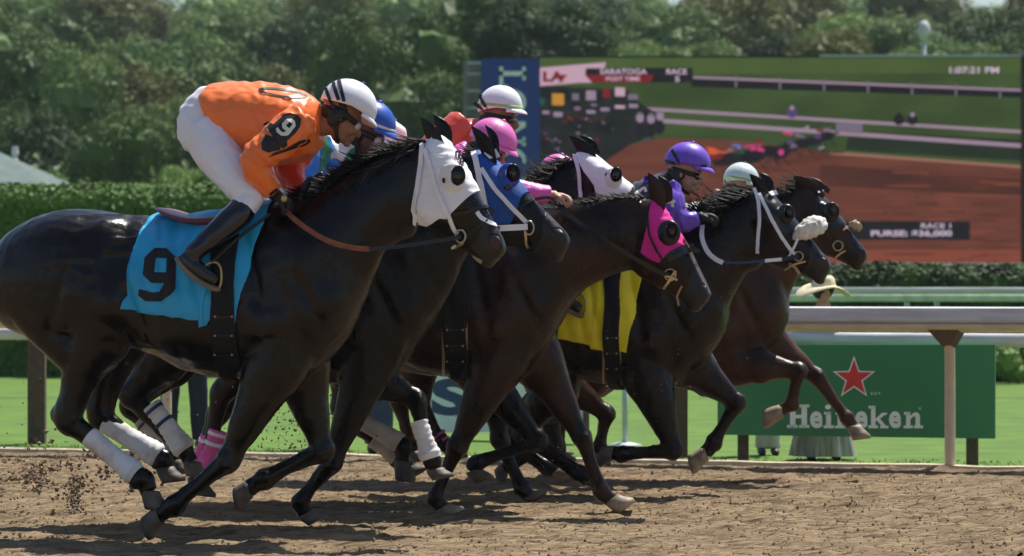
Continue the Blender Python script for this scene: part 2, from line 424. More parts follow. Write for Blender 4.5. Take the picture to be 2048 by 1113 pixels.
# ------------------------------------------------------------------ rails
M['railp'] = mat('white_rail_paint', (.60, .60, .62), .6, var=.16, vs=2.5, stretch=(1, 1, 8), bump=.001)
M['railpost'] = mat('cream_post_paint', (.62, .52, .38), .5, var=.1)
M['wood'] = mat('weathered_brown_post', (.105, .07, .055), .85, var=.3, vs=20, stretch=(6, 6, 1), bump=.004)
M['greyblue'] = mat('pale_grey_paint', (.50, .56, .58), .45, var=.06)
def extr(prof, t0, t1, n=60):
    return rings([[onrail(t0 + (t1 - t0) * i / n, o, z) for o, z in prof] for i in range(n + 1)])
fr_ = empty('running_rail', onrail(4, .03), 'broad white overhanging racecourse rail on cream posts at the edge of the dirt', 'rail')
mk('rail_cover', extr([(.05, 1.080), (-.02, 1.086), (-.21, 1.088), (-.235, 1.078), (-.243, 1.0), (-.20, .955), (-.10, .925), (.0, .915), (.05, .935)], -5, 13), M['railp'], fr_, smooth=False)
mk('rail_lip', extr([(-.20, .951), (-.24, .975), (-.246, .960), (-.205, .936)], -5, 13), M['railpost'], fr_)
tp_ = lambda px: (P(px, 600, rail_Y(px)) - R0).dot(RD)
for px in (326, 1110, 1896):
    t = tp_(px); q = mk('post', tube3([onrail(t, .06, -.1), onrail(t, .06, .5), onrail(t, .05, .80), onrail(t, .01, .90)], [.036, .036, .036, .05], 14, sub=3), M['railpost'], fr_)
    mk('bracket', rings([[onrail(t + s_, .05, .93), onrail(t + s_, -.17, .945), onrail(t + s_ * .3, -.02, .84), onrail(t + s_ * .3, .06, .80)] for s_ in (-.11, -.05, 0, .05, .11)]), M['wood'], q, smooth=False)
# second rail on brown posts, a little lower
def r2(px): return 26.55 + (23.0 - 26.55) * px / 2048
Rr = []
for i in range(81):
    px = -300 + i * 33; Y = r2(px); z = .895; c = P(px, 600, Y)
    Rr.append([Vector((c.x, c.y + o, zz)) for o, zz in [(-.03, z + .0), (.03, z + .004), (.04, z - .03), (.035, z - .085), (-.035, z - .09), (-.045, z - .03)]])
fr2 = empty('second_rail', (0, r2(1024), 0), 'lower white rail with brown wooden posts just behind the broad white rail', 'rail')
mk('rail_bar', rings(Rr), M['railp'], fr2)
for px, w_ in ((74, .135), (1356, .135), (640, .1)):
    Y = r2(px); c = P(px, 600, Y); mk('post', box((c.x, c.y + .0, .385), (w_, .10, .84)), M['wood'], fr2, smooth=False)
# turf rail farther off
fr3 = empty('turf_rail', (2.5, 38, 0), 'thin pale green rail along the grass course, beyond the straw hat', 'rail')
z3 = CAMZ + 4 * 38 / FPX
mk('rail_bar', box((6, 38, z3 - .03), (26, .10, .07)), M['railp'], fr3); M['palegreen'] = mat('pale_green_paint', (.50, .62, .56), .5)
mk('lower_bar', box((6, 38.01, z3 - .115), (26, .06, .085)), M['palegreen'], fr3)
for px in (1200, 1508, 1815, 1875, 2180): c = P(px, 600, 38); mk('post', box((c.x, 38.03, z3 / 2 - .08), (.055, .055, z3 - .16)), M['palegreen'], fr3)
# ------------------------------------------------------------------ beer board
M['bgreen'] = mat('board_green', (.026, .20, .085), .45, var=.12, vs=1.2); M['bred'] = mat('star_red', (.58, .035, .035), .5); M['bwhite'] = mat('board_lettering_white', (.78, .84, .86), .5, var=.03)
bY = plane_Y(1435, 23.72, 1990, 22.87)       # board hangs just behind the second rail
bd = empty('advertising_board', (P(1712, 600, bY(1712)).x, bY(1712), 0), 'green advertising board with a red star and the word Heineken', 'sign')
V = [P(1435, 690, bY(1435)), P(1990, 690, bY(1990)), P(1990, 878, bY(1990)), P(1435, 870, bY(1435))]; V += [v + Vector((.01, .04, 0)) for v in V]
mk('panel', (V, [(3, 2, 1, 0), (4, 5, 6, 7), (0, 1, 5, 4), (1, 2, 6, 5), (2, 3, 7, 6), (3, 0, 4, 7)]), M['bgreen'], bd, smooth=False)
def star(cx, cy, R_, r_, off, an=0):
    pts = []
    for i in range(10):
        a_ = math.radians(-90 + 36 * i + an); q = R_ if i % 2 == 0 else r_; pts.append((cx + q * math.cos(a_), cy + q * math.sin(a_)))
    return poly_px(pts, lambda x: bY(x) - off)
def fan(cx, cy, R_, r_, off, an=0):
    V, F = star(cx, cy, R_, r_, off, an); V.append(P(cx, cy, bY(cx) - off)); return V, [((i + 1) % 10, i, 10) for i in range(10)]
mk('star_outline', fan(1708, 757, 45, 18.5, .005), M['bwhite'], bd, smooth=False); mk('star', fan(1708, 757, 38, 15, .009), M['bred'], bd, smooth=False)
LT = []
oY = lambda x: bY(x) - .005
def fl():
    if LT: mk('letter', merge(*LT), M['bwhite'], bd, smooth=False); LT.clear()
def rc(x0, y0, x1, y1): LT.append(poly_px([(x0, y0), (x1, y0), (x1, y1), (x0, y1)], oY))
def gl(ch, x0, y0, x1, y1, b=.035): LT.append(text_px(ch, x0, y0, x1, y1, oY, b))
# H i n k n with slabs, e as heavy round letters
rc(1580, 811, 1591, 856); rc(1603, 811, 1614, 856); rc(1591, 830, 1603, 837)
for x in (1575, 1599): rc(x, 809.5, x + 20, 815); rc(x - 1, 850.5, x + 20, 856.5)
fl(); gl('e', 1620, 823, 1645, 857)
fl(); rc(1652, 825, 1662, 851); rc(1648, 824, 1662, 829.5); rc(1647, 851, 1668, 857); LT.append((lambda v: (v[0], v[1]))(poly_px(ell(1656, 814.5, 6, 5, 0, 14), oY)))
def letter_n(x):
    rc(x + 4, 826, x + 13, 851.5); rc(x, 824.5, x + 13, 830); rc(x - 1, 851.5, x + 18, 857); rc(x + 23, 834, x + 32, 851.5); rc(x + 20, 851.5, x + 38, 857)
    LT.append(poly_px([(x + 13, 833), (x + 19, 826), (x + 26, 825), (x + 31, 829), (x + 32, 836), (x + 23, 838), (x + 21, 832), (x + 13, 838)], oY))
letter_n(1671)
fl(); gl('e', 1710, 823, 1735, 857)
fl(); rc(1742, 813, 1751, 851); rc(1737, 812, 1751, 817.5); rc(1737, 851, 1756, 857); LT.append(poly_px([(1751, 838), (1764, 826), (1774, 826), (1774, 830), (1770, 830), (1760, 838), (1772, 852), (1777, 852), (1777, 857), (1760, 857), (1760, 852), (1762, 851), (1753, 841), (1751, 843)], oY))
fl(); gl('e', 1778, 823, 1802, 857); fl(); letter_n(1808); fl()
LT.append(text_px('R', 1838, 815, 1843, 820, oY)); fl()
mk('small_print', text_px('EST.', 1742, 785, 1764, 790, oY), M['bwhite'], bd, smooth=False)
for px in (1488, 1948): c = P(px, 600, bY(px) + .03); mk('post', box((c.x, c.y + .09, .30), (.075, .07, .74)), M['wood'], bd, smooth=False)
# pale blue sign with a navy S
M['signb'] = mat('pale_blue_sign', (.80, .90, .97), .5, var=.02); M['signn'] = mat('navy_lettering', (.012, .05, .16), .5)
sY = plane_Y(840, 27.4, 1170, 26.3)
sb = empty('course_sign', (P(1000, 600, sY(1000)).x, sY(1000), 0), 'pale blue sign with a navy letter S seen between the horses legs', 'sign')
V = [P(850, 748, sY(850)), P(1166, 748, sY(1166)), P(1166, 862, sY(1166)), P(850, 866, sY(850))]; V += [v + Vector((0, .04, 0)) for v in V]
mk('panel', (V, [(3, 2, 1, 0), (4, 5, 6, 7), (0, 1, 5, 4), (1, 2, 6, 5), (2, 3, 7, 6), (3, 0, 4, 7)]), M['signb'], sb, smooth=False)
mk('letter', text_px('S', 862, 757, 942, 832, lambda x: sY(x) - .006, .045), M['signn'], sb, smooth=False)
for px in (1172, 846): c = P(px, 600, sY(px)); mk('post', box((c.x, c.y, .27), (.05, .05, .62)), M['wood'], sb, smooth=False)
# thin stand with disc base and cup
c = P(1250, 890, 1); Yp = 1.2 * FPX / (893 - HY); c = P(1250, 893, Yp); gp = empty('course_marker', (c.x, c.y, 0), 'thin grey metal stand with a round base on the grass behind the yellow saddlecloth horse', 'stand')
mk('pole', tube3([c + Vector((0, 0, z)) for z in (0, .3, .6)], .022, 12, sub=1), M['greyblue'], gp); mk('base', tube3([c + Vector((0, 0, z)) for z in (0, .012, .03)], [.13, .13, .06], 20, sub=1), M['greyblue'], gp)
c = P(1212, 765, Yp); mk('cup', tube3([c + Vector((0, 0, z)) for z in (-.08, .09)], [.035, .045], 14, sub=1), M['railp'], gp); mk('arm', tube3([c + Vector((0, 0, .04)), P(1250, 757, Yp)], .012, 8, sub=1), M['greyblue'], gp)
# ------------------------------------------------------------------ materials for horses, tack and riders
def coat_mat(name, c1, c2, rough=.36):
    m = mat(name, c1, rough, col2=c2, vs=3.2, bump=.0035, bs=30, spec=.26, sheen=0, lo=.35, hi=.7)
    n = m.node_tree.nodes; l = m.node_tree.links; b = n['Principled BSDF']
    tc = n['Texture Coordinate']; nz = n.new('ShaderNodeTexNoise'); nz.inputs['Scale'].default_value = 9; nz.inputs['Detail'].default_value = 8
    l.new(tc.outputs['Object'], nz.inputs['Vector']); mr = n.new('ShaderNodeMapRange')
    mr.inputs[3].default_value = rough - .14; mr.inputs[4].default_value = rough + .14
    l.new(nz.outputs[0], mr.inputs[0]); l.new(mr.outputs[0], b.inputs['Roughness'])
    # specks of thrown dirt sticking to the hair
    s1 = n.new('ShaderNodeTexNoise'); s1.inputs['Scale'].default_value = 75; s1.inputs['Detail'].default_value = 2; l.new(tc.outputs['Object'], s1.inputs['Vector'])
    s2 = n.new('ShaderNodeTexNoise'); s2.inputs['Scale'].default_value = 3; l.new(tc.outputs['Object'], s2.inputs['Vector'])
    ml = n.new('ShaderNodeMath'); ml.operation = 'MULTIPLY'; l.new(s1.outputs[0], ml.inputs[0]); ml.inputs[1].default_value = 1
    r2 = n.new('ShaderNodeValToRGB'); r2.color_ramp.elements[0].position = .73; r2.color_ramp.elements[1].position = .77; l.new(ml.outputs[0], r2.inputs[0])
    mx = n.new('ShaderNodeMixRGB'); mx.inputs[2].default_value = (.10, .065, .04, 1); l.new(r2.outputs[0], mx.inputs[0])
    sk = b.inputs['Base Color'].links[0].from_socket; l.new(sk, mx.inputs[1]); l.new(mx.outputs[0], b.inputs['Base Color'])
    if name == 'black_brown_coat': b.inputs['Specular IOR Level'].default_value = .33
    b.inputs['Sheen Tint'].default_value = (.5, .4, .35, 1); b.inputs['Sheen Roughness'].default_value = .4
    return m
M['coatA'] = coat_mat('black_brown_coat', (.0068, .0032, .0021), (.0022, .0015, .0013), .25)
M['coatE'] = coat_mat('dark_brown_coat', (.020, .0085, .005), (.0035, .0022, .0018), .28)
M['coatB'] = coat_mat('black_coat', (.0032, .0024, .0024), (.0016, .0014, .0016), .29)
M['coatC'] = coat_mat('dark_bay_coat', (.040, .014, .0068), (.007, .0036, .0024), .30)
M['coatF'] = coat_mat('brown_bay_coat', (.085, .031, .014), (.018, .0085, .005), .38)
M['mane'] = mat('mane_hair', (.006, .0045, .004), .62, spec=.2)
M['hoof'] = mat('hoof_horn', (.14, .115, .085), .6, col2=(.05, .042, .035), vs=14, bump=.001)
M['hoofpale'] = mat('pale_hoof_horn', (.36, .29, .20), .55, col2=(.16, .12, .08), vs=14, bump=.001)
M['wrapw'] = mat('white_wrap', (.80, .79, .80), .8, col2=(.56, .50, .43), vs=7, bump=.003, bs=22, lo=.32, hi=.5)
M['wrapd'] = mat('dusty_wrap', (.64, .58, .50), .85, col2=(.40, .32, .25), vs=7, bump=.003, bs=22)
M['pinkwrap'] = mat('pink_wrap', (.75, .12, .38), .8, var=.2, bump=.002)
M['navy'] = mat('navy_tape', (.01, .05, .16), .6)
M['white'] = mat('white_cloth', (.82, .82, .88), .75, var=.05, bump=.003, bs=18)
M['whitehood'] = mat('white_hood_cloth', (.84, .84, .90), .7, var=.04, bump=.004, bs=20)
M['plastic'] = mat('white_plastic', (.78, .76, .70), .3, var=.04)
M['bluehood'] = mat('blue_hood_cloth', (.006, .075, .36), .7, var=.2, bump=.003, bs=20)
M['greenstripe'] = mat('green_stripe_cloth', (.16, .50, .20), .7, bump=.002)
M['bluecup'] = mat('blue_plastic', (.03, .06, .40), .3)
M['pinkhood'] = mat('hot_pink_hood_cloth', (.80, .010, .30), .65, var=.12, bump=.004, bs=20)
M['blackhood'] = mat('black_vinyl_hood', (.007, .007, .010), .32, bump=.003, bs=14)
M['leather'] = mat('black_leather', (.004, .0035, .004), .32, bump=.001)
M['brownrein'] = mat('tan_leather_rein', (.22, .055, .018), .45, var=.3, vs=20)
M['whitestrap'] = mat('white_strap', (.82, .82, .88), .55, var=.06)
M['metal'] = mat('bit_metal', (.55, .48, .36), .3, metal=1)
M['gold'] = mat('brass_stirrup_metal', (.48, .34, .15), .35, metal=.8)
M['eye'] = mat('eye_glass', (.008, .005, .004), .05, spec=.8)
M['nostril'] = mat('nostril_skin', (.05, .012, .010), .5)
M['nostrild'] = mat('dark_nostril_skin', (.012, .006, .005), .5)
M['muzzle'] = mat('muzzle_skin', (.0075, .0055, .005), .38, col2=(.003, .0023, .002), vs=12, bump=.002)
M['blaze'] = mat('white_blaze_hair', (.62, .52, .50), .6)
M['fleece'] = mat('sheepskin', (.72, .70, .64), .95, bump=.012, bs=55)
M['cyan'] = mat('turquoise_cloth', (.015, .36, .66), .45, var=.12, vs=5, bump=.006, bs=7)
M['yellow'] = mat('yellow_cloth', (.92, .78, .012), .5, var=.12, vs=5, bump=.004, bs=9)
M['blackcloth'] = mat('black_cloth', (.005, .005, .007), .7, bump=.002)
M['girth'] = mat('black_elastic_girth', (.004, .004, .0045), .6, bump=.001, bs=120, spec=.3)
M['tanstrap'] = mat('tan_elastic', (.42, .32, .2), .7)
M['saddlered'] = mat('burgundy_saddle_leather', (.16, .035, .05), .35, bump=.001)
# ------------------------------------------------------------------ horse
TRUNK = [((-22, 530), (-20, 610), .07), ((5, 482), (16, 655), .17), ((50, 448), (58, 676), .23), ((100, 428), (112, 702), .28),
         ((150, 420), (168, 702), .30), ((200, 423), (222, 692), .30), ((250, 428), (268, 694), .29), ((300, 432), (318, 712), .305),
         ((350, 436), (368, 740), .315), ((410, 432), (420, 752), .315), ((470, 420), (475, 757), .30), ((530, 408), (545, 760), .275),
         ((590, 398), (620, 748), .25)]
HEAD = [((846, 284), (826, 388), .07), ((868, 272), (826, 425), .092), ((890, 278), (838, 446), .104), ((915, 312), (862, 462), .108),
        ((938, 350), (885, 476), .100), ((957, 388), (908, 486), .082), ((973, 418), (928, 500), .066), ((988, 446), (946, 512), .057),
        ((1000, 468), (960, 524), .057), ((1009, 488), (974, 532), .052), ((1010, 503), (985, 530), .034)]
TA, NA = (885, 268), (1008, 495)
# body relief: (px, py, reach along body, reach up, tilt, height) in the nearest horse's pixels, both flanks
RELIEF = [(115, 475, .24, .12, 10, 0.0319), (202, 462, .06, .05, 0, 0.0319), (240, 520, .075, .10, 20, -0.0348), (212, 622, .10, .13, 30, 0.0435), (266, 610, .05, .12, -25, -0.0464), (120, 590, .03, .22, 22, -0.0174),
          (160, 590, .10, .16, 20, 0.0174), (300, 690, .20, .05, -12, 0.0145), (566, 500, .07, .20, -22, 0.0319), (508, 560, .035, .22, -12, -0.0290), (652, 612, .09, .10, 0, 0.0348), (606, 590, .028, .18, -25, -0.0261), (540, 655, .11, .09, 20, 0.0319),
          (596, 700, .05, .10, 0, -0.0203), (700, 540, .03, .14, -30, -0.0174), (560, 430, .05, .06, 0, -0.0145), (640, 470, .10, .12, -30, 0.0145)]
class Horse:
    def __init__(h, key, px, Y, ang, gx, by, s, neck, poll, nose, coat, label, ears, lowcoat=None, vox=.0125, muzzle=True, open_=0):
        h.f = Frame(px, Y, ang); h.k = key; h.s = s; h.coat = M[coat]; f = h.f
        tr = lambda p: (gx + (p[0] - 450) * s, by + (p[1] - 755) * s)
        h.tr = tr
        L0 = complex(NA[0] - TA[0], NA[1] - TA[1]); L1 = complex(nose[0] - poll[0], nose[1] - poll[1]); q = L1 / L0; h.q = abs(q)
        def hd(p):
            z = complex(p[0] - TA[0], p[1] - TA[1]) * q; return (poll[0] + z.real, poll[1] + z.imag)
        h.hd = hd
        c = f.p(gx, 580, 0); h.root = empty('racehorse', (c.x, c.y, 0), label, 'horse', 'horses racing along the dirt track')
        parts = [f.loft([(tr(a), tr(b), w_) for a, b, w_ in TRUNK] + neck[:3], ex=.95, egg=.08),
                 f.loft([(tr((590, 398)), tr((620, 748)), .2)] + neck + [(hd((858, 290)), hd((838, 415)), .07)], egg=.05),
                 f.loft([(hd(a), hd(b), w_) for a, b, w_ in HEAD], egg=-.18, ex=.9, sub=4)]
        for sg in (-1, 1):
            # cheek, eye brow, nostril wing
            x, y = hd((868, 400)); parts.append(f.blob(x, y, .085, .10, .03, sg * .072, 20))
            x, y = hd((915, 350)); parts.append(f.blob(x, y, .038, .03, .022, sg * .088, 60))
            x, y = hd((990, 487)); parts.append(f.blob(x, y, .026, .034, .011, sg * .047, 60))
        # facial ridge, lips, chin
        x, y = hd((972, 524)); parts.append(f.blob(x, y, .042, .026, .035, 0, 25))
        h.parts = parts; h.hooves = []; h.wraps = []; h.earspec = ears; h.vox = vox
    def leg(h, pts, c0, c1, toe, hoofm='hoof', lat=0):
        """pts (px,py,r,lat)"""
        f = h.f; L = pts[-1][3]
        h.parts.append(f.tube(pts + [(c0[0], c0[1], .047, L)], lf=.86, sub=5, seg=16))
        a_ = f.p(*c0, L); b = f.p(*c1, L); t = f.p(*toe, L); ax = (b - a_).normalized(); fw = t - b; fw = (fw.normalized() - ax * fw.normalized().dot(ax) * .9).normalized()
        R = []
        for k, (r, fo) in enumerate([(.046, 0), (.050, .004), (.056, .014), (.062, .026), (.058, .028)]):
            c = a_ + (b - a_) * (k / 3.6) - (b - a_) * .1 + fw * fo
            sd = ax.cross(fw).normalized()
            R.append([c + fw * math.cos(2 * math.pi * i / 18) * r * (1.12 if math.cos(2 * math.pi * i / 18) > 0 else .86) + sd * math.sin(2 * math.pi * i / 18) * r * .88 for i in range(18)])
        # hollow sole
        c = b + fw * .02 - ax * .012; R.append([c + (p - c) * .72 for p in R[-1]])
        mk('hoof', rings(R), M[hoofm], h.root)
    def fore(h, elbow, knee, fet, c0, c1, toe, lat, hoofm='hoof', th=1.0):
        e_, k, t = elbow, knee, fet; ip = lambda a_, b, u: (a_[0] + (b[0] - a_[0]) * u, a_[1] + (b[1] - a_[1]) * u)
        s = th
        h.leg([(*ip(e_, k, -.9), .06, lat * .5), (*ip(e_, k, -.6), .14, lat * .6), (*ip(e_, k, -.3), .16, lat * .7), (*e_, .145 * s, lat * .85), (*ip(e_, k, .3), .105 * s, lat), (*ip(e_, k, .6), .078 * s, lat), (*ip(e_, k, .85), .055 * s, lat), (*k, .060 * s, lat),
               (*ip(k, t, .18), .044 * s, lat), (*ip(k, t, .5), .032 * s, lat), (*ip(k, t, .8), .035 * s, lat), (*t, .053 * s, lat),
               (*ip(t, c0, .5), .040 * s, lat)], c0, c1, toe, hoofm)
        x, y = ip(e_, k, .28); h.parts.append(h.f.blob(x, y, .09, .12, .055, lat + math.copysign(.02, lat)))
        h.bony(k, t, c0, lat, s, .022)
    def hind(h, stifle, hock, fet, c0, c1, toe, lat, hip=None, hoofm='hoof', point=None, th=1.0):
        ip = lambda a_, b, u: (a_[0] + (b[0] - a_[0]) * u, a_[1] + (b[1] - a_[1]) * u); s = th
        hip = hip or (stifle[0] - 70 * h.s, stifle[1] - 110 * h.s)
        h.leg([(*ip(hip, stifle, -.3), .08, lat * .4), (*hip, .20, lat * .7), (*stifle, .155 * s, lat), (*ip(stifle, hock, .4), .112 * s, lat), (*ip(stifle, hock, .72), .076 * s, lat), (*hock, .068 * s, lat),
               (*ip(hock, fet, .2), .046 * s, lat), (*ip(hock, fet, .55), .036 * s, lat), (*ip(hock, fet, .85), .039 * s, lat), (*fet, .054 * s, lat),
               (*ip(fet, c0, .5), .042 * s, lat)], c0, c1, toe, hoofm)
        h.bony(hock, fet, c0, lat, s, .028)
        if point:   # calcaneus
            g = ip(stifle, hock, .45)
            h.parts.append(h.f.tube([(*ip(g, point, .2), .03, lat), (*ip(g, point, .7), .028, lat), (*point, .034, lat), (*ip(hock, fet, .2), .035, lat)], lf=.7))
    def bony(h, k, t, c0, lat, s, off):
        """knee or hock bones, flexor tendons behind the cannon, ergot behind the fetlock"""
        f = h.f; dx, dy = t[0] - k[0], t[1] - k[1]; d = math.hypot(dx, dy); bx, by = -dy / d, dx / d; q = 1 / f.m
        P_ = lambda u, o: (k[0] + dx * u + bx * o * q, k[1] + dy * u + by * o * q)
        h.parts.append(f.tube([(*P_(-.05, off * .6), .030 * s, lat), (*P_(.15, off * 1.25), .019 * s, lat), (*P_(.5, off * 1.2), .015 * s, lat), (*P_(.82, off * 1.2), .019 * s, lat), (*P_(1.0, off * 1.25), .030 * s, lat)], lf=1, seg=10))
        for sg in (-1, 1):
            h.parts.append(f.blob(*P_(.03, -.014), .026 * s, .030 * s, .018, lat + sg * .042)); h.parts.append(f.blob(*P_(.97, .010), .026 * s, .028 * s, .016, lat + sg * .036))
    def finish(h, mane=None, tail=None):
        f = h.f; hd = h.hd
        bl = []
        for x, y, rx, rz, an, am in RELIEF:
            for sg in (-1, 1):
                x2, y2 = h.tr((x, y)); c = f.p(x2, y2, sg * .27); a_ = math.radians(an); bl.append((c, f.h * math.cos(a_) - Vector((0, 0, 1)) * math.sin(a_), f.h * math.sin(a_) + Vector((0, 0, 1)) * math.cos(a_), rx, rz, am))
        ribc = f.p(*h.tr((370, 560)), 0); k_ = f.m * 16.0 / 16.0
        def relief(v):
            t = 0
            for c, u, w_, rx, rz, am in bl:
                q = v - c; e_ = (q.dot(u) / rx) ** 2 + (q.dot(w_) / rz) ** 2 + (q.dot(f.n) / .22) ** 2
                if e_ < 6: t += am * math.exp(-e_)
            q = v - ribc; e_ = (q.dot(f.h) / .28) ** 2 + (q.z / .25) ** 2
            if e_ < 4: t += .0075 * math.exp(-e_) * math.sin(q.dot(f.h) * 75 + q.z * 14)
            return t
        hipc = f.p(*h.tr((232, 480)), 0)
        def crease(v):
            q = v - hipc; e_ = (q.dot(f.h) / .14) ** 2 + (q.z / .16) ** 2
            return .016 * math.exp(-e_ * .7) * (ridge(v, 6.5, 2, (.6, 1, 1.7)) - .35) if e_ < 5 else 0
        d = lambda v: relief(v) + crease(v) + .0045 * fbm(v, 5) + .0030 * fbm(v, 13, 3) + .0022 * ridge(v, 4.5, 5, (1.6, 1, .5)) + .0012 * fbm(v, 34, 9)
        h.VF = remesh(h.parts, h.vox, 5, .5, d)
        h.body = mk('body', h.VF, h.coat, h.root); h.bv = bvh(h.VF)
        # ears
        for tip, b1, b2, lat in h.earspec:
            bc = ((b1[0] + b2[0]) / 2, (b1[1] + b2[1]) / 2); w_ = math.hypot(b1[0] - b2[0], b1[1] - b2[1]) * f.m * .44
            Pt, Pb = f.p(*tip, lat * 1.25), f.p(*bc, lat); ax = Pt - Pb; an = ax.normalized()
            s = (f.h - an * f.h.dot(an)).normalized(); R = []
            for k, u in enumerate([-.25, 0, .15, .35, .55, .75, .9, 1.0]):
                wk = w_ * [.7, .95, 1.1, 1.08, .92, .62, .30, .03][k]; c = Pb + ax * u + s * (math.sin(u * 3.1) * .012)
                r = []
                for i in range(14):
                    t = 2 * math.pi * i / 14; dep = .42 * wk * math.sin(t)
                    if math.sin(t) < 0: dep = -.42 * wk * math.sin(t) * (-.55) * (1 if abs(math.cos(t)) < .8 else .2)   # hollow side faces camera
                    r.append(c + s * math.cos(t) * wk + f.n * dep)
                R.append(r)
            mk('ear', rings(R), h.coat, h.root)
        # eyes
        for sg in (-1, 1):
            x, y = hd((917, 360)); b = ball(f.p(x, y, sg * .098), (f.h * .022, f.n * .017, Vector((0, 0, .020))))
            mk('eye', b, M['eye'], h.root)
        # muzzle skin + nostrils
        x = [hd(p) for p in [(978, 425), (1030, 470), (1030, 545), (940, 545), (925, 505), (955, 480), (966, 455)]]
        o, sh = f.shell('muzzle', h.VF, [x], M['muzzle'], h.root, -.05, off=.0015, thick=.003)
        nb = bvh(sh)
        n = [hd(p) for p in [(981, 474), (988, 470), (995, 475), (1000, 485), (1001, 494), (997, 500), (990, 499), (984, 492), (980, 483)]]
        decal('nostril', [n], [nb, h.bv], M['nostril'] if h.k in 'AE' else M['nostrild'], h.root, off=.0025, step=5)
        nr = [hd(p) for p in [(978, 490), (977, 476), (984, 467), (994, 468), (1002, 478), (1004, 492), (999, 502)]]
        strap('nostril_rim', nr, [nb], .007, M['muzzle'], h.root, off=.0, t=.003)
        ms = [hd(p) for p in [(1004, 512), (988, 516), (970, 511), (955, 503)]]
        strap('mouth_line', ms, [nb, h.bv], .005, M['nostrild'], h.root, off=-.001, t=.003)
        if mane: hair(h, 'mane', mane)
        if tail: hair(h, 'tail', tail)
    def cup(h, c, r, m, openp, name='eye_cup', depth=.026, lt=.094):
        """blinker cup: bulging half shell with an opening that shows the eye"""
        f = h.f
        for sg in (-1, 1):
            cc = f.p(*c, sg * lt); V = []; F = []; nu, nv = 56, 20
            oc = f.p(*openp[0], sg * lt) - cc; ou, ov = oc.dot(f.h) / r, oc.z / r
            for i in range(nv + 1):
                th = math.pi / 2 * i / nv
                for j in range(nu):
                    ph = 2 * math.pi * j / nu
                    V.append(cc + (f.h * math.cos(ph) * r + Vector((0, 0, math.sin(ph) * r * 1.1))) * math.sin(th) + f.n * sg * depth * math.cos(th))
            for i in range(nv):
                for j in range(nu):
                    j2 = (j + 1) % nu; a_ = [i * nu + j, (i + 1) * nu + j, (i + 1) * nu + j2, i * nu + j2]
                    cx = sum((V[q] - cc).dot(f.h) for q in a_) / 4 / r; cz = sum((V[q] - cc).z for q in a_) / 4 / r
                    if ((cx - ou) / openp[1]) ** 2 + ((cz - ov) / openp[2]) ** 2 < 1: continue
                    F.append(tuple(a_))
            K = len(V); V2 = [v - (v - cc + f.n * sg * -.02).normalized() * .004 for v in V]
            ed = set()
            for q in F:
                for i in range(4): ed.add((q[i], q[(i + 1) % 4]))
            F2 = F + [tuple(i + K for i in q)[::-1] for q in F] + [(b, a_, a_ + K, b + K) for a_, b in ed if (b, a_) not in ed]
            mk(name, (V + V2, F2), m, h.root)
            # rim
            rm = [cc + f.h * math.cos(t) * r * 1.0 + Vector((0, 0, math.sin(t) * r * 1.1)) + f.n * sg * .004 for t in [2 * math.pi * i / 24 for i in range(25)]]
            # dark socket behind the opening
            dk = ball(cc + oc * .95 + f.n * sg * .002, (f.h * r * openp[1] * .97, f.n * .012, Vector((0, 0, r * openp[2] * 1.04))))
            mk('eye_socket', dk, h.coat, h.root)
            ey = ball(cc + oc * .9 + f.n * sg * .011, (f.h * .019, f.n * .012, Vector((0, 0, .020)))); mk('eye', ey, M['eye'], h.root)
    def ring(h, c, r, lat, name='bit_ring', m='metal', th=.005, asp=1.0):
        f = h.f; pts = [f.p(*c, lat) + f.h * math.cos(t) * r * asp + Vector((0, 0, math.sin(t) * r)) for t in [2 * math.pi * i / 20 for i in range(21)]]
        mk(name, tube3(pts, th, 8, sub=1, cap=False), M[m], h.root)
    def wrap(h, a_, b, r0, r1, lat, m, stripes=(), bell=True, name='leg_wrap'):
        f = h.f; ip = lambda u: (a_[0] + (b[0] - a_[0]) * u, a_[1] + (b[1] - a_[1]) * u)
        r0 += .002; r1 += .001; N = [(0, r0 * .96), (.02, r0), (.25, r0 * .98), (.5, r0 * .97), (.72, (r0 + r1) / 2), (.88, r1 * 1.06), (.97, r1), (1, r1 * .93)]
        VF = f.tube([(*ip(u), r, lat) for u, r in N], lf=.92, seg=24, sub=5)
        V = []
        axp = f.p(*a_, lat); axd = (f.p(*b, lat) - axp).normalized()
        for v in VF[0]:
            t = (v - axp).dot(axd); o = (v - axp - axd * t)
            V.append(v + o.normalized() * (.0022 * math.sin(t * 190 + 2 * fbm(v, 20)) + .003 * fbm(v, 25, 2)))
        root = mk(name, (V, VF[1]), M[m], h.root)
        for u0, u1, sm in stripes:
            rr = r0 * 1.05
            mk('stripe', f.tube([(*ip(u0), rr, lat), (*ip(u1), rr, lat)], lf=.92, seg=24, sub=1), M[sm], root)
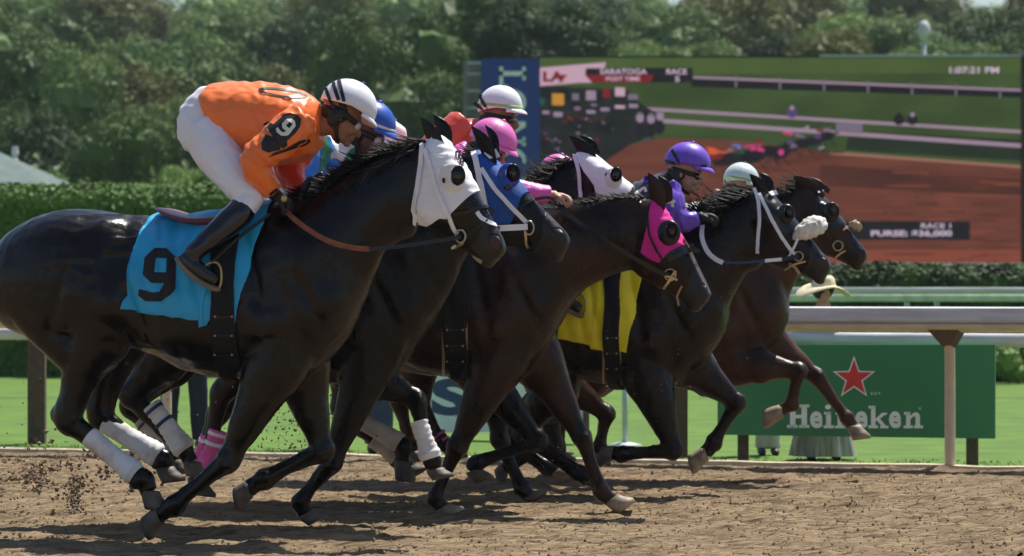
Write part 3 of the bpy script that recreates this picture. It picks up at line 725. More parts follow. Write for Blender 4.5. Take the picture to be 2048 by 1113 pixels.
def hair(h, name, spec):
    """spec: list of (n, [root polyline px], (dx,dy) px drift, length px, curl, lat spread, width m)"""
    f = h.f; V = []; F = []; rnd = random.Random(hash(h.k) % 1 + len(name) + ord(h.k[0]))
    for n, line, dr, ln, curl, ls, wd in spec:
        for i in range(n):
            u = rnd.random() * (len(line) - 1); a_ = int(u); t = u - a_
            x = line[a_][0] * (1 - t) + line[a_ + 1][0] * t; y = line[a_][1] * (1 - t) + line[a_ + 1][1] * t
            lat = rnd.gauss(0, ls); L = ln * rnd.uniform(.5, 1.25); dx, dy = dr[0] + rnd.gauss(0, .22), dr[1] + rnd.gauss(0, .22)
            pts = []; c = rnd.gauss(0, curl); lt = lat; lk = rnd.gauss(0, .03)
            for k in range(6):
                s = k / 5; pts.append(f.p(x + (dx * s + c * s * s) * L, y + (dy * s + c * .6 * s * s) * L, lat + lk * s - .0 * s))
            base = len(V); wv = rnd.uniform(.6, 1.4) * wd
            for k in range(6):
                tg = (pts[min(k + 1, 5)] - pts[max(k - 1, 0)]).normalized(); sd = tg.cross(f.n)
                sd = sd.normalized() if sd.length > 1e-6 else f.h
                wk = wv * (1 - (k / 5) ** 1.6) + .0004
                V += [pts[k] + sd * wk, pts[k] - f.n * wk * .7, pts[k] - sd * wk, pts[k] + f.n * wk * .7]
            for k in range(5):
                for q in range(4):
                    q2 = (q + 1) % 4; F.append((base + k * 4 + q, base + k * 4 + q2, base + k * 4 + 4 + q2, base + k * 4 + 4 + q))
    return mk(name, (V, F), M['mane'], h.root)
def girth(h, px0, px1, y0, y1, strap_=None):
    o, sh = h.f.shell('girth', h.VF, [[(px0, y0), (px1, y0), (px1 + 1, y1), (px0 + 1, y1)]], M['girth'], h.root, -.28, off=.032, thick=.012)
    b = bvh(sh)
    for yy in (y0 + (y1 - y0) * .62, y0 + (y1 - y0) * .74, y0 + (y1 - y0) * .86):
        strap('buckle', [(px0 + 3, yy), ((px0 + px1) / 2, yy + 1), (px1 - 3, yy)], b, .010, M['leather'], h.root, off=.002, t=.006)
        for x in (px0 + 6, px1 - 6):
            h1 = cast(x, yy, b)
            if h1[0] is not None: mk('stud', ball(h1[0] + h1[1] * .008, (f3(.006)), 8, 6), M['metal'], h.root)
    for x in (px0 - 1, px1 + 1):
        if strap_: strap('elastic_strap', [(x, y0 + (y1 - y0) * .55), (x, y1 - 4)], h.bv, .014, M[strap_], h.root, off=.006, t=.006)
    return b
def f3(r): return (Vector((r, 0, 0)), Vector((0, r, 0)), Vector((0, 0, r)))
G9 = [[(1075, 403), (1160, 405), (1225, 470), (1221, 690), (1190, 728), (1118, 778), (1010, 775), (960, 735), (968, 690), (1060, 714), (1108, 710), (1142, 650),
       (1050, 648), (992, 590), (1005, 470)], [(1085, 472), (1160, 475), (1155, 575), (1072, 573)]]
G9 = [[(x / 3.479, 380 + y / 3.479) for x, y in q] for q in G9]

# ================================================================== HORSE A, number nine, nearest
A = Horse('A', 500, 16.0, 12, 450, 755, 1.0,
          [((640, 382), (690, 682), .215), ((680, 354), (733, 590), .155), ((722, 326), (766, 510), .122), ((766, 305), (796, 484), .105), ((812, 288), (828, 470), .09)],
          (885, 268), (1008, 495), 'coatA', 'nearest racehorse, almost black, in the turquoise number 9 saddlecloth and white blinker hood',
          [((841, 234), (862, 298), (892, 312), -.055), ((866, 230), (880, 272), (906, 290), .055)], vox=.0105)
A.hind((198, 652), (135, 838), (286, 960), (299, 985), (299, 1018), (322, 1036), -.13, hip=(110, 540), point=(113, 834), th=1.05)
for q in (-.13, .12): A.parts.append(A.f.tube([(20, 570, .06, q), (50, 612, .10, q), (100, 662, .105, q), (150, 712, .095, q), (172, 750, .07, q)], lf=.9))
A.hind((236, 655), (200, 832), (326, 920), (328, 938), (334, 966), (352, 978), .12, hip=(150, 540), point=(186, 812))
A.fore((545, 740), (456, 922), (348, 1012), (316, 1031), (286, 1044), (280, 1082), -.15, th=1.06)
A.fore((600, 740), (645, 902), (528, 960), (498, 977), (470, 985), (464, 999), .13, th=1.06)
A.finish(mane=[(900, [(590, 398), (640, 380), (690, 346), (730, 322), (770, 304), (812, 292)], (-.9, -.02), 26, .25, .03, .0055),
               (520, [(600, 402), (650, 392), (700, 366), (740, 345), (780, 322), (830, 300)], (-.75, .5), 38, .25, .05, .0055),
               (150, [(800, 300), (840, 284), (868, 284)], (-1.0, .2), 50, .2, .03, .004)],
         tail=[(300, [(-20, 520), (-25, 545)], (-1.0, .35), 190, .3, .03, .004)])
hoodA = [(852, 274), (872, 262), (893, 266), (915, 300), (938, 338), (958, 372), (930, 398), (906, 424), (893, 438), (880, 436), (862, 446), (850, 452), (832, 446), (824, 434), (824, 402), (840, 340), (846, 296)]
_, hoodAs = A.f.shell('blinker_hood', A.VF, [hoodA], M['whitehood'], A.root, -.095, off=.009, thick=.006, disp=lambda v: .003 * fbm(v, 14) + .0018 * math.sin(v.z * 160 + 6 * fbm(v, 6)))
hbA = bvh(hoodAs)
A.cup((904, 357), .066, M['plastic'], ((917, 352), .56, .74), lt=.106)
strap('ear_hole_trim', [(868, 268), (858, 292), (868, 312), (886, 318), (895, 306)], [hbA, A.bv], .006, M['whitestrap'], A.root, off=.001)
decal('cup_vent', [[(884, 358), (888, 355), (891, 360), (890, 367), (885, 366)]], hbA, M['blackcloth'], A.root, off=.030, step=4)
# oval badge on the forehead of the hood
M['badgered'] = mat('badge_red', (.25, .02, .03), .6); M['badgeteal'] = mat('badge_teal', (.05, .25, .35), .6)
decal('badge_ring', [ell(919, 317, 6, 17, -25), ell(919, 317, 4, 13.5, -25)], [hbA], M['badgered'], A.root, off=.003, step=4)
decal('badge_mark', [[(915, 309), (919, 308), (924, 324), (921, 328)]], [hbA], M['badgeteal'], A.root, off=.003, step=4)
allA = [hbA, A.bv]
strap('cheek_strap', [(847, 288), (843, 330), (836, 380), (826, 440), (828, 446)], allA, .022, M['whitestrap'], A.root, off=.010)
strap('cheek_strap', [(851, 300), (866, 350), (880, 395), (898, 432), (908, 455), (917, 466)], allA, .020, M['whitestrap'], A.root, off=.012)
strap('noseband', [(908, 428), (930, 424), (952, 418), (972, 416), (985, 422), (984, 430)], allA, .016, M['leather'], A.root, off=.006, t=.010)
strap('flash_strap', [(984, 425), (968, 446), (945, 462), (930, 476)], allA, .008, M['leather'], A.root, off=.006)
strap('lip_strap', [(953, 424), (962, 436), (974, 444), (990, 452)], allA, .020, M['whitestrap'], A.root, off=.005)
A.ring((921, 473), .030, -.085, asp=.8); A.ring((921, 473), .030, .085, asp=.8)
strap('bit_shank', [(903, 498), (914, 490), (930, 481)], allA, .012, M['metal'], A.root, off=.02, t=.012)
strap('tongue_tie', [(948, 512), (956, 518), (965, 524)], allA, .018, M['tanstrap'], A.root, off=.004)
# saddlecloth with the 9
clothA = [(282, 423), (300, 405), (520, 395), (520, 455), (497, 524), (470, 656), (466, 640), (424, 640), (419, 650), (402, 654), (400, 640), (320, 629), (243, 618), (246, 604), (254, 592), (262, 529), (270, 466)]
_, cA = A.f.shell('saddlecloth', A.VF, [clothA], M['cyan'], A.root, -.27, off=.016, thick=.005,
                  disp=lambda v: .020 * max(0, fbm((v.x * .8 + v.z * .4, v.y, v.z * .4), 8)) + .007 * fbm((v.x, v.y, v.z * .6), 17, 4) + .012 * max(0, (1.02 - v.z)) * 2)
cbA = bvh(cA)
decal('number', G9, cbA, M['blackcloth'], A.root, off=.004, step=6)
gA = girth(A, 424, 470, 440, 752)
strap('cloth_edge', [(419, 560), (405, 600), (402, 652)], [cbA], .012, M['cyan'], A.root, off=.001, t=.005)
sd = A.f.loft([((326, 416), (332, 426), .14), ((340, 418), (348, 436), .19), ((368, 427), (378, 448), .22), ((410, 434), (415, 458), .22), ((470, 426), (470, 462), .19), ((505, 408), (508, 440), .12), ((520, 398), (522, 416), .05)], ex=.8, egg=-.1)
mk('saddle', sd, M['saddlered'], A.root)
# wraps
A.wrap((178, 873), (273, 950), .047, .056, -.13, 'wrapw'); A.wrap((210, 845), (318, 914), .050, .057, .12, 'wrapw')
# reins
def rein(h, pts, w_, m, name='rein'):
    f = h.f; C3 = [f.p(x, y, l) for x, y, l in pts]; q = cr([tuple(c) for c in C3], 8); R = []
    for i, c in enumerate(q):
        c = Vector(c); t = (Vector(q[min(i + 1, len(q) - 1)]) - Vector(q[max(i - 1, 0)])).normalized(); s = t.cross(f.n).normalized()
        R.append([c + s * w_ / 2 - f.n * .003, c + s * w_ / 2 + f.n * .003, c - s * w_ / 2 + f.n * .003, c - s * w_ / 2 - f.n * .003])
    return mk(name, rings(R), M[m], h.root, smooth=False)
rein(A, [(574, 424, -.20), (588, 438, -.26), (620, 462, -.29), (660, 484, -.30), (700, 495, -.30), (738, 499, -.28)], .024, 'brownrein')
rein(A, [(738, 499, -.28), (790, 494, -.22), (850, 486, -.15), (921, 474, -.10)], .018, 'leather')
rein(A, [(921, 474, .10), (860, 450, .17), (740, 420, .2), (605, 400, .12)], .018, 'leather')
# ================================================================== HORSE B, blue hood
B = Horse('B', 700, 17.0, 12, 620, 765, .94,
          [((800, 412), (850, 668), .20), ((848, 372), (896, 592), .145), ((890, 336), (925, 526), .115), ((922, 308), (955, 480), .095)],
          (957, 296), (1137, 476), 'coatB', 'dark racehorse in the blue blinker hood with a green stripe, second from the camera',
          [((942, 252), (966, 318), (994, 308), -.055), ((970, 250), (982, 292), (1000, 300), .055)])
B.hind((335, 700), (262, 792), (368, 900), (382, 925), (380, 952), (402, 966), -.12, hip=(320, 600), point=(240, 782))
B.hind((350, 705), (262, 812), (342, 902), (350, 922), (352, 948), (370, 956), .12, hip=(330, 600))
B.fore((735, 735), (664, 925), (600, 1006), (612, 1030), (624, 1048), (646, 1054), -.14)
B.fore((730, 740), (832, 800), (865, 925), (868, 940), (873, 960), (892, 966), .13)
B.finish(mane=[(320, [(860, 380), (900, 340), (950, 296)], (-.5, -.1), 30, .5, .03, .003)])
_, s_ = B.f.shell('blinker_hood', B.VF, [[(946, 300), (962, 286), (985, 290), (1010, 300), (1040, 332), (1062, 362), (1050, 382), (1038, 398), (1034, 420), (1020, 448), (985, 448), (968, 430), (955, 380), (948, 330)]],
                  M['bluehood'], B.root, -.095, off=.009, thick=.006, disp=lambda v: .002 * fbm(v, 14), mats=[(M['greenstripe'], [(968, 280), (990, 280), (1070, 355), (1062, 362), (1050, 362), (1010, 316)])])
hb = bvh(s_); al = [hb, B.bv]
B.cup((1018, 352), .058, M['bluecup'], ((1027, 347), .66, .80), lt=.09)
strap('ear_tape', [(972, 316), (984, 312), (996, 305)], al, .045, M['whitestrap'], B.root, off=.012)
strap('cheek_strap', [(946, 302), (956, 340), (966, 385), (972, 415)], al, .028, M['whitestrap'], B.root, off=.010)
strap('cheek_strap', [(962, 338), (990, 378), (1020, 412), (1046, 438), (1054, 446)], al, .022, M['whitestrap'], B.root, off=.012)
strap('noseband', [(1040, 418), (1062, 402), (1088, 396), (1104, 398), (1112, 408)], al, .016, M['leather'], B.root, off=.006, t=.010)
B.ring((1058, 456), .034, -.085, asp=.7); B.ring((1058, 456), .034, .085, asp=.7)
strap('bit_shank', [(1052, 462), (1056, 484), (1062, 492)], al, .012, M['metal'], B.root, off=.02, t=.012)
rein(B, [(1055, 454, -.10), (1020, 456, -.14), (995, 457, -.16)], .030, 'whitestrap')
rein(B, [(1000, 457, -.16), (900, 450, -.22), (760, 430, -.22), (690, 372, -.12)], .018, 'leather')
B.wrap((302, 812), (372, 902), .050, .058, -.12, 'wrapw', stripes=((.06, .12, 'navy'), (.34, .40, 'navy')), )
B.wrap((285, 838), (340, 905), .050, .057, .12, 'wrapd', stripes=((.1, .16, 'navy'),))
B.wrap((838, 842), (862, 918), .044, .054, .13, 'wrapw', name='leg_boot')
# ================================================================== HORSE C, pink hood
C = Horse('C', 1000, 18.0, 12, 908, 752, .89,
          [((1088, 418), (1128, 632), .19), ((1138, 408), (1166, 582), .145), ((1188, 400), (1214, 555), .115), ((1238, 394), (1262, 540), .10), ((1276, 392), (1296, 532), .088)],
          (1312, 396), (1418, 590), 'coatC', 'dark bay racehorse in the hot pink blinker hood with a white blaze on its nose',
          [((1296, 345), (1304, 396), (1332, 416), -.05), ((1316, 352), (1326, 386), (1346, 400), .05)])
C.hind((500, 720), (441, 790), (414, 945), (400, 968), (398, 990), (418, 1000), -.12, hip=(560, 600), point=(432, 776))
C.hind((500, 740), (432, 835), (398, 940), (390, 960), (386, 982), (404, 990), .12, hip=(560, 620))
C.fore((988, 742), (914, 896), (872, 996), (886, 1018), (900, 1036), (922, 1044), -.15, th=1.05, hoofm='hoofpale')
C.fore((1080, 730), (1164, 876), (1204, 984), (1224, 1002), (1244, 1024), (1264, 1020), .13, hoofm='hoofpale')
C.finish(mane=[(700, [(1100, 420), (1140, 412), (1190, 404), (1240, 397), (1290, 396)], (-.9, -.1), 20, .3, .03, .0045)])
_, s_ = C.f.shell('blinker_hood', C.VF, [[(1300, 404), (1316, 388), (1330, 400), (1346, 420), (1362, 446), (1384, 484), (1362, 492), (1340, 504), (1318, 526), (1298, 518), (1282, 506), (1296, 452)]],
                  M['pinkhood'], C.root, -.09, off=.009, thick=.006, disp=lambda v: .003 * fbm(v, 14) + .002 * math.sin(v.z * 170 + 5 * fbm(v, 5)))
hb = bvh(s_); al = [hb, C.bv]
C.cup((1338, 466), .062, M['blackhood'], ((1344, 463), .55, .70), lt=.108)
strap('cheek_strap', [(1296, 440), (1300, 470), (1314, 500), (1326, 520)], al, .012, M['leather'], C.root, off=.010)
strap('noseband', [(1336, 520), (1352, 512), (1374, 502), (1392, 500), (1396, 506)], al, .026, M['leather'], C.root, off=.006, t=.012)
strap('noseband_keeper', [(1332, 514), (1350, 503), (1376, 492), (1388, 490)], al, .018, M['leather'], C.root, off=.006, t=.008)
decal('blaze', [[C.hd(p) for p in [(950, 360), (962, 380), (985, 430), (1002, 465), (1014, 492), (1010, 500), (1000, 478), (984, 446), (968, 412), (948, 366)]]], C.bv, M['blaze'], C.root, off=.004, step=5)
C.ring((1340, 550), .030, -.085); C.ring((1340, 550), .030, .085)
strap('bit_shank', [(1330, 572), (1340, 556), (1352, 540)], al, .012, M['metal'], C.root, off=.02, t=.012)
strap('bit_shank', [(1332, 548), (1345, 552), (1356, 558)], al, .010, M['metal'], C.root, off=.03, t=.010)
strap('lip_strap', [(1365, 572), (1356, 590), (1357, 612)], al, .010, M['tanstrap'], C.root, off=.008)
rein(C, [(1340, 552, -.1), (1310, 540, -.14), (1250, 506, -.20), (1190, 468, -.22), (1130, 425, -.15), (1118, 408, -.12)], .020, 'leather')
_, s_ = C.f.shell('saddlecloth', C.VF, [[(870, 470), (960, 460), (948, 560), (936, 656), (872, 652)]], M['blackcloth'], C.root, -.27, off=.014, thick=.005)
girth(C, 888, 932, 500, 758, 'tanstrap')
C.wrap((437, 862), (409, 948), .050, .056, -.12, 'pinkwrap', stripes=((.04, .12, 'whitestrap'), (.26, .35, 'whitestrap')))
C.wrap((420, 874), (394, 945), .050, .056, .12, 'pinkwrap', stripes=((.10, .20, 'whitestrap'),))
# ================================================================== HORSE E, yellow saddlecloth, sheepskin noseband
E = Horse('E', 1300, 19.6, 12, 1222, 769, .83,
          [((1388, 452), (1442, 680), .19), ((1424, 434), (1462, 605), .145), ((1458, 414), (1488, 552), .115), ((1486, 394), (1522, 534), .098)],
          (1522, 372), (1660, 530), 'coatE', 'racehorse with a fluffy white sheepskin noseband and a yellow saddlecloth',
          [((1499, 348), (1514, 388), (1540, 394), -.05), ((1518, 346), (1532, 372), (1550, 380), .05)])
E.hind((1108, 770), (1046, 866), (1162, 948), (1178, 964), (1198, 980), (1216, 992), -.12, hip=(1060, 640), point=(1022, 856))
E.hind((1110, 780), (1012, 880), (1100, 936), (1114, 944), (1130, 960), (1146, 964), .12, hip=(1060, 650), hoofm='hoofpale')
E.fore((1300, 765), (1347, 902), (1244, 910), (1224, 906), (1202, 902), (1196, 924), -.14, th=1.04)
E.fore((1385, 735), (1474, 806), (1428, 886), (1410, 906), (1378, 918), (1364, 942), .13, hoofm='hoofpale', th=1.04)
E.finish(mane=[(420, [(1400, 440), (1440, 420), (1470, 405), (1500, 384)], (-.95, -.15), 42, .25, .04, .005),
               (420, [(1380, 452), (1420, 440), (1460, 424)], (-.3, -.8), 40, .4, .05, .0035)])
_, s_ = E.f.shell('blinker_hood', E.VF, [[(1512, 384), (1530, 362), (1545, 368), (1575, 398), (1598, 428), (1610, 446), (1590, 462), (1570, 470), (1552, 452), (1530, 420)]],
                  M['blackhood'], E.root, -.09, off=.009, thick=.006, disp=lambda v: .004 * fbm(v, 16))
hb = bvh(s_); al = [hb, E.bv]
E.cup((1572, 428), .052, M['blackhood'], ((1579, 425), .6, .75), lt=.102)
strap('ear_tape', [(1538, 392), (1546, 388), (1554, 384)], al, .028, M['whitestrap'], E.root, off=.012)
strap('throat_strap', [(1508, 376), (1517, 404), (1520, 440), (1517, 480), (1516, 506)], al, .020, M['whitestrap'], E.root, off=.010)
strap('cheek_strap', [(1518, 390), (1532, 416), (1548, 448), (1566, 478), (1582, 500), (1590, 508)], al, .020, M['whitestrap'], E.root, off=.012)
strap('nose_strap', [(1578, 512), (1588, 494), (1594, 478)], al, .014, M['whitestrap'], E.root, off=.014)
E.ring((1597, 513), .026, -.08); E.ring((1597, 513), .026, .08)
strap('bit_shank', [(1572, 534), (1590, 526), (1612, 522)], al, .010, M['metal'], E.root, off=.02, t=.010)
strap('tongue_tie', [(1578, 526), (1590, 532), (1600, 545)], al, .018, M['tanstrap'], E.root, off=.01)
fl = E.f.tube([(1588, 480, .020, -.07), (1600, 468, .042, -.07), (1618, 458, .060, -.05), (1632, 452, .058, -.02), (1638, 450, .05, .04), (1630, 452, .05, .09)], lf=1, seg=20)
fl = remesh([fl], .009, 3, .5, lambda v: .010 * fbm(v, 45) + .008 * fbm(v, 24, 3))
mk('sheepskin_noseband', fl, M['fleece'], E.root)
rein(E, [(1405, 450, -.14), (1404, 475, -.2), (1414, 502, -.24), (1430, 518, -.25), (1446, 526, -.25)], .026, 'whitestrap')
rein(E, [(1444, 525, -.25), (1480, 526, -.22), (1530, 522, -.17)], .014, 'navy'); rein(E, [(1530, 522, -.17), (1564, 519, -.13)], .020, 'whitestrap')
rein(E, [(1564, 519, -.13), (1597, 513, -.09)], .02, 'leather')
_, s_ = E.f.shell('saddlecloth', E.VF, [[(1105, 520), (1290, 505), (1285, 548), (1272, 610), (1253, 704), (1238, 700), (1207, 700), (1184, 697), (1182, 690), (1118, 676), (1132, 616)]], M['yellow'], E.root, -.27,
                  off=.016, thick=.005, disp=lambda v: .006 * max(0, fbm(v, 9)))
strap('cloth_edge', [(1194, 600), (1190, 640), (1186, 692)], [bvh(s_)], .02, M['yellow'], E.root, off=.001, t=.005)
girth(E, 1208, 1239, 520, 772, 'tanstrap')
# ================================================================== HORSE D, white hood, mostly hidden
D = Horse('D', 1000, 18.8, 12, 870, 752, .85,
          [((1030, 425), (1082, 630), .18), ((1064, 380), (1124, 540), .13), ((1096, 348), (1156, 480), .105), ((1128, 325), (1176, 440), .09)],
          (1168, 296), (1308, 418), 'coatB', 'racehorse whose head in a white hood shows between the pink cap and the purple cap',
          [((1138, 272), (1168, 318), (1198, 322), -.05), ((1160, 272), (1182, 300), (1200, 304), .05)], vox=.014)
D.hind((700, 730), (684, 818), (806, 893), (803, 925), (798, 960), (822, 974), -.12, hip=(700, 620))
D.hind((710, 740), (720, 850), (800, 922), (820, 938), (832, 952), (850, 958), .12, hip=(700, 640))
D.fore((960, 745), (1078, 884), (952, 928), (946, 944), (958, 966), (976, 976), -.12)
D.fore((985, 745), (1000, 880), (1046, 978), (1058, 994), (1072, 1002), (1092, 1008), .12)
D.finish(mane=[(420, [(1085, 370), (1110, 345), (1140, 318)], (-.9, .1), 32, .25, .04, .005), (300, [(1070, 385), (1100, 355)], (-.3, -.7), 30, .5, .04, .004)])
_, s_ = D.f.shell('blinker_hood', D.VF, [[(1150, 312), (1168, 290), (1186, 296), (1225, 318), (1250, 338), (1266, 356), (1258, 384), (1245, 392), (1195, 396), (1190, 372), (1170, 345)]],
                  M['whitehood'], D.root, -.09, off=.009, thick=.006, disp=lambda v: .003 * fbm(v, 14))
hb = bvh(s_); al = [hb, D.bv]
D.cup((1225, 358), .056, M['plastic'], ((1233, 350), .62, .78))
strap('throat_strap', [(1150, 310), (1160, 345), (1163, 395)], al, .022, M['whitestrap'], D.root, off=.010)
strap('noseband', [(1262, 396), (1275, 386), (1288, 376), (1292, 384)], al, .016, M['whitestrap'], D.root, off=.006, t=.010)
rein(D, [(1270, 410, -.1), (1180, 410, -.16), (1080, 400, -.16)], .016, 'leather')
D.wrap((707, 832), (800, 888), .050, .055, -.12, 'wrapd'); D.wrap((748, 880), (795, 915), .048, .052, .12, 'wrapd')
# ================================================================== HORSE G, hidden behind E, pink cap
G = Horse('G', 1100, 20.7, 12, 985, 748, .78,
          [((1150, 450), (1196, 630), .18), ((1186, 425), (1226, 560), .13), ((1226, 412), (1262, 530), .105), ((1256, 406), (1286, 520), .09)],
          (1296, 408), (1396, 566), 'coatC', 'mostly hidden brown racehorse with pink stripes on its hind leg, between two darker ones',
          [((1300, 376), (1290, 405), (1310, 412), -.05), ((1310, 380), (1300, 405), (1318, 412), .05)], vox=.015)
G.hind((838, 720), (842, 806), (884, 884), (900, 902), (908, 922), (926, 932), -.12, hip=(830, 620))
G.hind((820, 720), (800, 806), (822, 888), (826, 905), (830, 925), (848, 932), .12, hip=(830, 620))
G.fore((1110, 755), (1214, 828), (1200, 892), (1196, 908), (1192, 924), (1210, 930), -.12)
G.fore((1085, 750), (1108, 890), (1022, 930), (1008, 938), (992, 946), (990, 958), .12)
G.finish()
G.wrap((874, 868), (890, 890), .046, .046, -.12, 'blackcloth', stripes=((.1, .25, 'pinkwrap'), (.6, .75, 'pinkwrap')))
# ================================================================== HORSE F, leader, farthest
Fh = Horse('F', 1450, 21.1, 12, 1373, 745, .78,
           [((1516, 442), (1572, 652), .18), ((1542, 418), (1580, 592), .135), ((1566, 398), (1604, 540), .11), ((1588, 384), (1630, 508), .09)],
           (1616, 366), (1733, 508), 'coatF', 'leading bay racehorse in a black blinker hood, its nose ahead of all the others',
           [((1586, 353), (1622, 388), (1648, 384), -.05), ((1600, 356), (1640, 376), (1656, 376), .05)], vox=.0135)
Fh.hind((1190, 740), (1126, 826), (1118, 892), (1122, 908), (1124, 924), (1142, 930), -.12, hip=(1220, 620))
Fh.hind((1200, 740), (1108, 806), (1112, 880), (1116, 896), (1118, 912), (1136, 918), .12, hip=(1220, 620))
Fh.fore((1490, 728), (1598, 742), (1584, 810), (1562, 822), (1526, 827), (1513, 847), -.13, hoofm='hoofpale')
Fh.fore((1540, 690), (1634, 754), (1694, 836), (1706, 854), (1712, 880), (1730, 892), .13, hoofm='hoofpale')
Fh.finish(mane=[(300, [(1560, 402), (1590, 384), (1615, 366)], (-.8, -.2), 30, .4, .03, .004)])
_, s_ = Fh.f.shell('blinker_hood', Fh.VF, [[(1626, 380), (1636, 362), (1650, 368), (1676, 398), (1700, 432), (1690, 446), (1668, 462), (1650, 440), (1640, 410)]],
                   M['blackhood'], Fh.root, -.09, off=.009, thick=.006, disp=lambda v: .003 * fbm(v, 16))
hb = bvh(s_); al = [hb, Fh.bv]
Fh.cup((1662, 424), .056, M['blackhood'], ((1667, 420), .6, .78), lt=.102)
strap('ear_tape', [(1634, 388), (1640, 384), (1648, 381)], al, .012, M['whitestrap'], Fh.root, off=.012)
strap('cheek_strap', [(1632, 400), (1640, 440), (1656, 470), (1668, 484)], al, .016, M['leather'], Fh.root, off=.012)
strap('noseband', [(1684, 462), (1700, 452), (1714, 448)], al, .012, M['tanstrap'], Fh.root, off=.008, t=.010)
mk('noseband_fleece', remesh([Fh.f.tube([(1702, 447, .018, -.04), (1712, 452, .03, 0), (1720, 458, .018, .04)], lf=1)], .008, 1, .5, lambda v: .012 * fbm(v, 60)), M['tanstrap'], Fh.root)
Fh.ring((1676, 492), .030, -.08); Fh.ring((1676, 492), .030, .08)
strap('bit_shank', [(1672, 512), (1682, 504), (1692, 500)], al, .010, M['metal'], Fh.root, off=.02, t=.010)
HORSES = dict(A=A, B=B, C=C, D=D, E=E, F=Fh, G=G)
# ------------------------------------------------------------------ people
M['skin1'] = mat('warm_brown_skin', (.28, .13, .075), .5, var=.1, vs=20)
M['skin2'] = mat('deep_brown_skin', (.09, .04, .025), .5, var=.1, vs=20)
M['skin3'] = mat('light_skin', (.46, .26, .18), .5, var=.08, vs=20)
M['hair'] = mat('dark_hair', (.012, .008, .006), .6, bump=.002, bs=80)
def cloth(name, c, **k): return mat(name, c, .38, var=.06, vs=4, bump=.005, bs=14, sheen=.1, coat=.2, **k)
M['orange'] = cloth('orange_silk', (.92, .19, .028)); M['redorange'] = cloth('scarlet_lining_silk', (.80, .055, .025))
M['breeches'] = mat('white_breeches', (.82, .82, .90), .6, var=.03, bump=.003, bs=12)
M['boot'] = mat('black_riding_boot', (.005, .005, .008), .24, bump=.004, bs=16, coat=.3)
M['sole'] = mat('tan_boot_sole', (.20, .15, .11), .7)
M['glove'] = mat('black_glove', (.010, .010, .010), .6, bump=.002)
M['helmw'] = mat('white_helmet_silk', (.82, .82, .88), .36, var=.03, bump=.0008, bs=9)
M['helmb'] = mat('blue_helmet_silk', (.02, .10, .50), .4, var=.1)
M['helmp'] = mat('pink_helmet_silk', (.78, .16, .50), .42, var=.05)
M['helmv'] = mat('purple_helmet_silk', (.17, .08, .60), .4, var=.06)
M['helmm'] = mat('mint_white_helmet_silk', (.62, .76, .74), .42, var=.03)
M['lime'] = mat('lime_band', (.35, .60, .16), .5)
M['blacktape'] = mat('black_band', (.006, .006, .008), .5)
M['blueS'] = cloth('blue_silk', (.02, .20, .72)); M['whiteS'] = cloth('white_silk', (.72, .72, .74)); M['greenS'] = cloth('green_silk', (.01, .20, .10))
M['redS'] = cloth('red_silk', (.62, .06, .035)); M['pinkS'] = cloth('pink_silk', (.75, .10, .48)); M['purpleS'] = cloth('purple_silk', (.12, .04, .50)); M['blackS'] = cloth('black_silk', (.012, .012, .014))
M['lens'] = mat('goggle_lens', (.55, .50, .52), .12, var=.2, spec=.7); M['lensdark'] = mat('smoked_goggle_lens', (.03, .022, .02), .08, spec=.9)
M['numw'] = mat('cream_number', (.70, .70, .60), .6)
def head_parts(f, c, pitch, s=1.0, lat=0, yaw=0):
    """profile head facing right (+h) tilted down by pitch degrees; returns parts + local->world function"""
    p_ = math.radians(pitch); y_ = math.radians(yaw)
    h0 = f.h * math.cos(y_) - f.n * math.sin(y_); l0 = f.n * math.cos(y_) + f.h * math.sin(y_)
    fw = h0 * math.cos(p_) - Vector((0, 0, 1)) * math.sin(p_); up = Vector((0, 0, 1)) * math.cos(p_) + h0 * math.sin(p_)
    W = lambda x, l, z: c + (fw * x + l0 * l + up * z) * s
    def el(x, l, z, rx, rl, rz): return ball(W(x, l, z), (fw * rx * s, l0 * rl * s, up * rz * s))
    parts = [el(-.012, 0, .035, .098, .078, .085), el(.030, 0, -.030, .062, .060, .075), el(.045, 0, -.080, .042, .042, .034),
             el(.085, 0, -.100, .018, .022, .018), el(.090, 0, -.072, .014, .026, .011), el(.090, 0, -.060, .014, .024, .009), el(.085, 0, .015, .014, .045, .012),
             ball(W(.100, 0, -.030), ((fw * .9 - up * .3) * .026 * s, l0 * .017 * s, up * .022 * s)), ball(W(.092, 0, -.012), (fw * .014 * s, l0 * .012 * s, up * .03 * s)),
             el(.070, .036, -.035, .022, .022, .025), el(.070, -.036, -.035, .022, .022, .025), el(.02, 0, -.085, .05, .045, .025)]
    for sg in (-1, 1): parts.append(ball(W(-.012, sg * .078, -.012), ((fw * .9 + up * .25) * .018 * s, l0 * .010 * s, up * .032 * s)))
    return parts, W, (fw, l0, up)
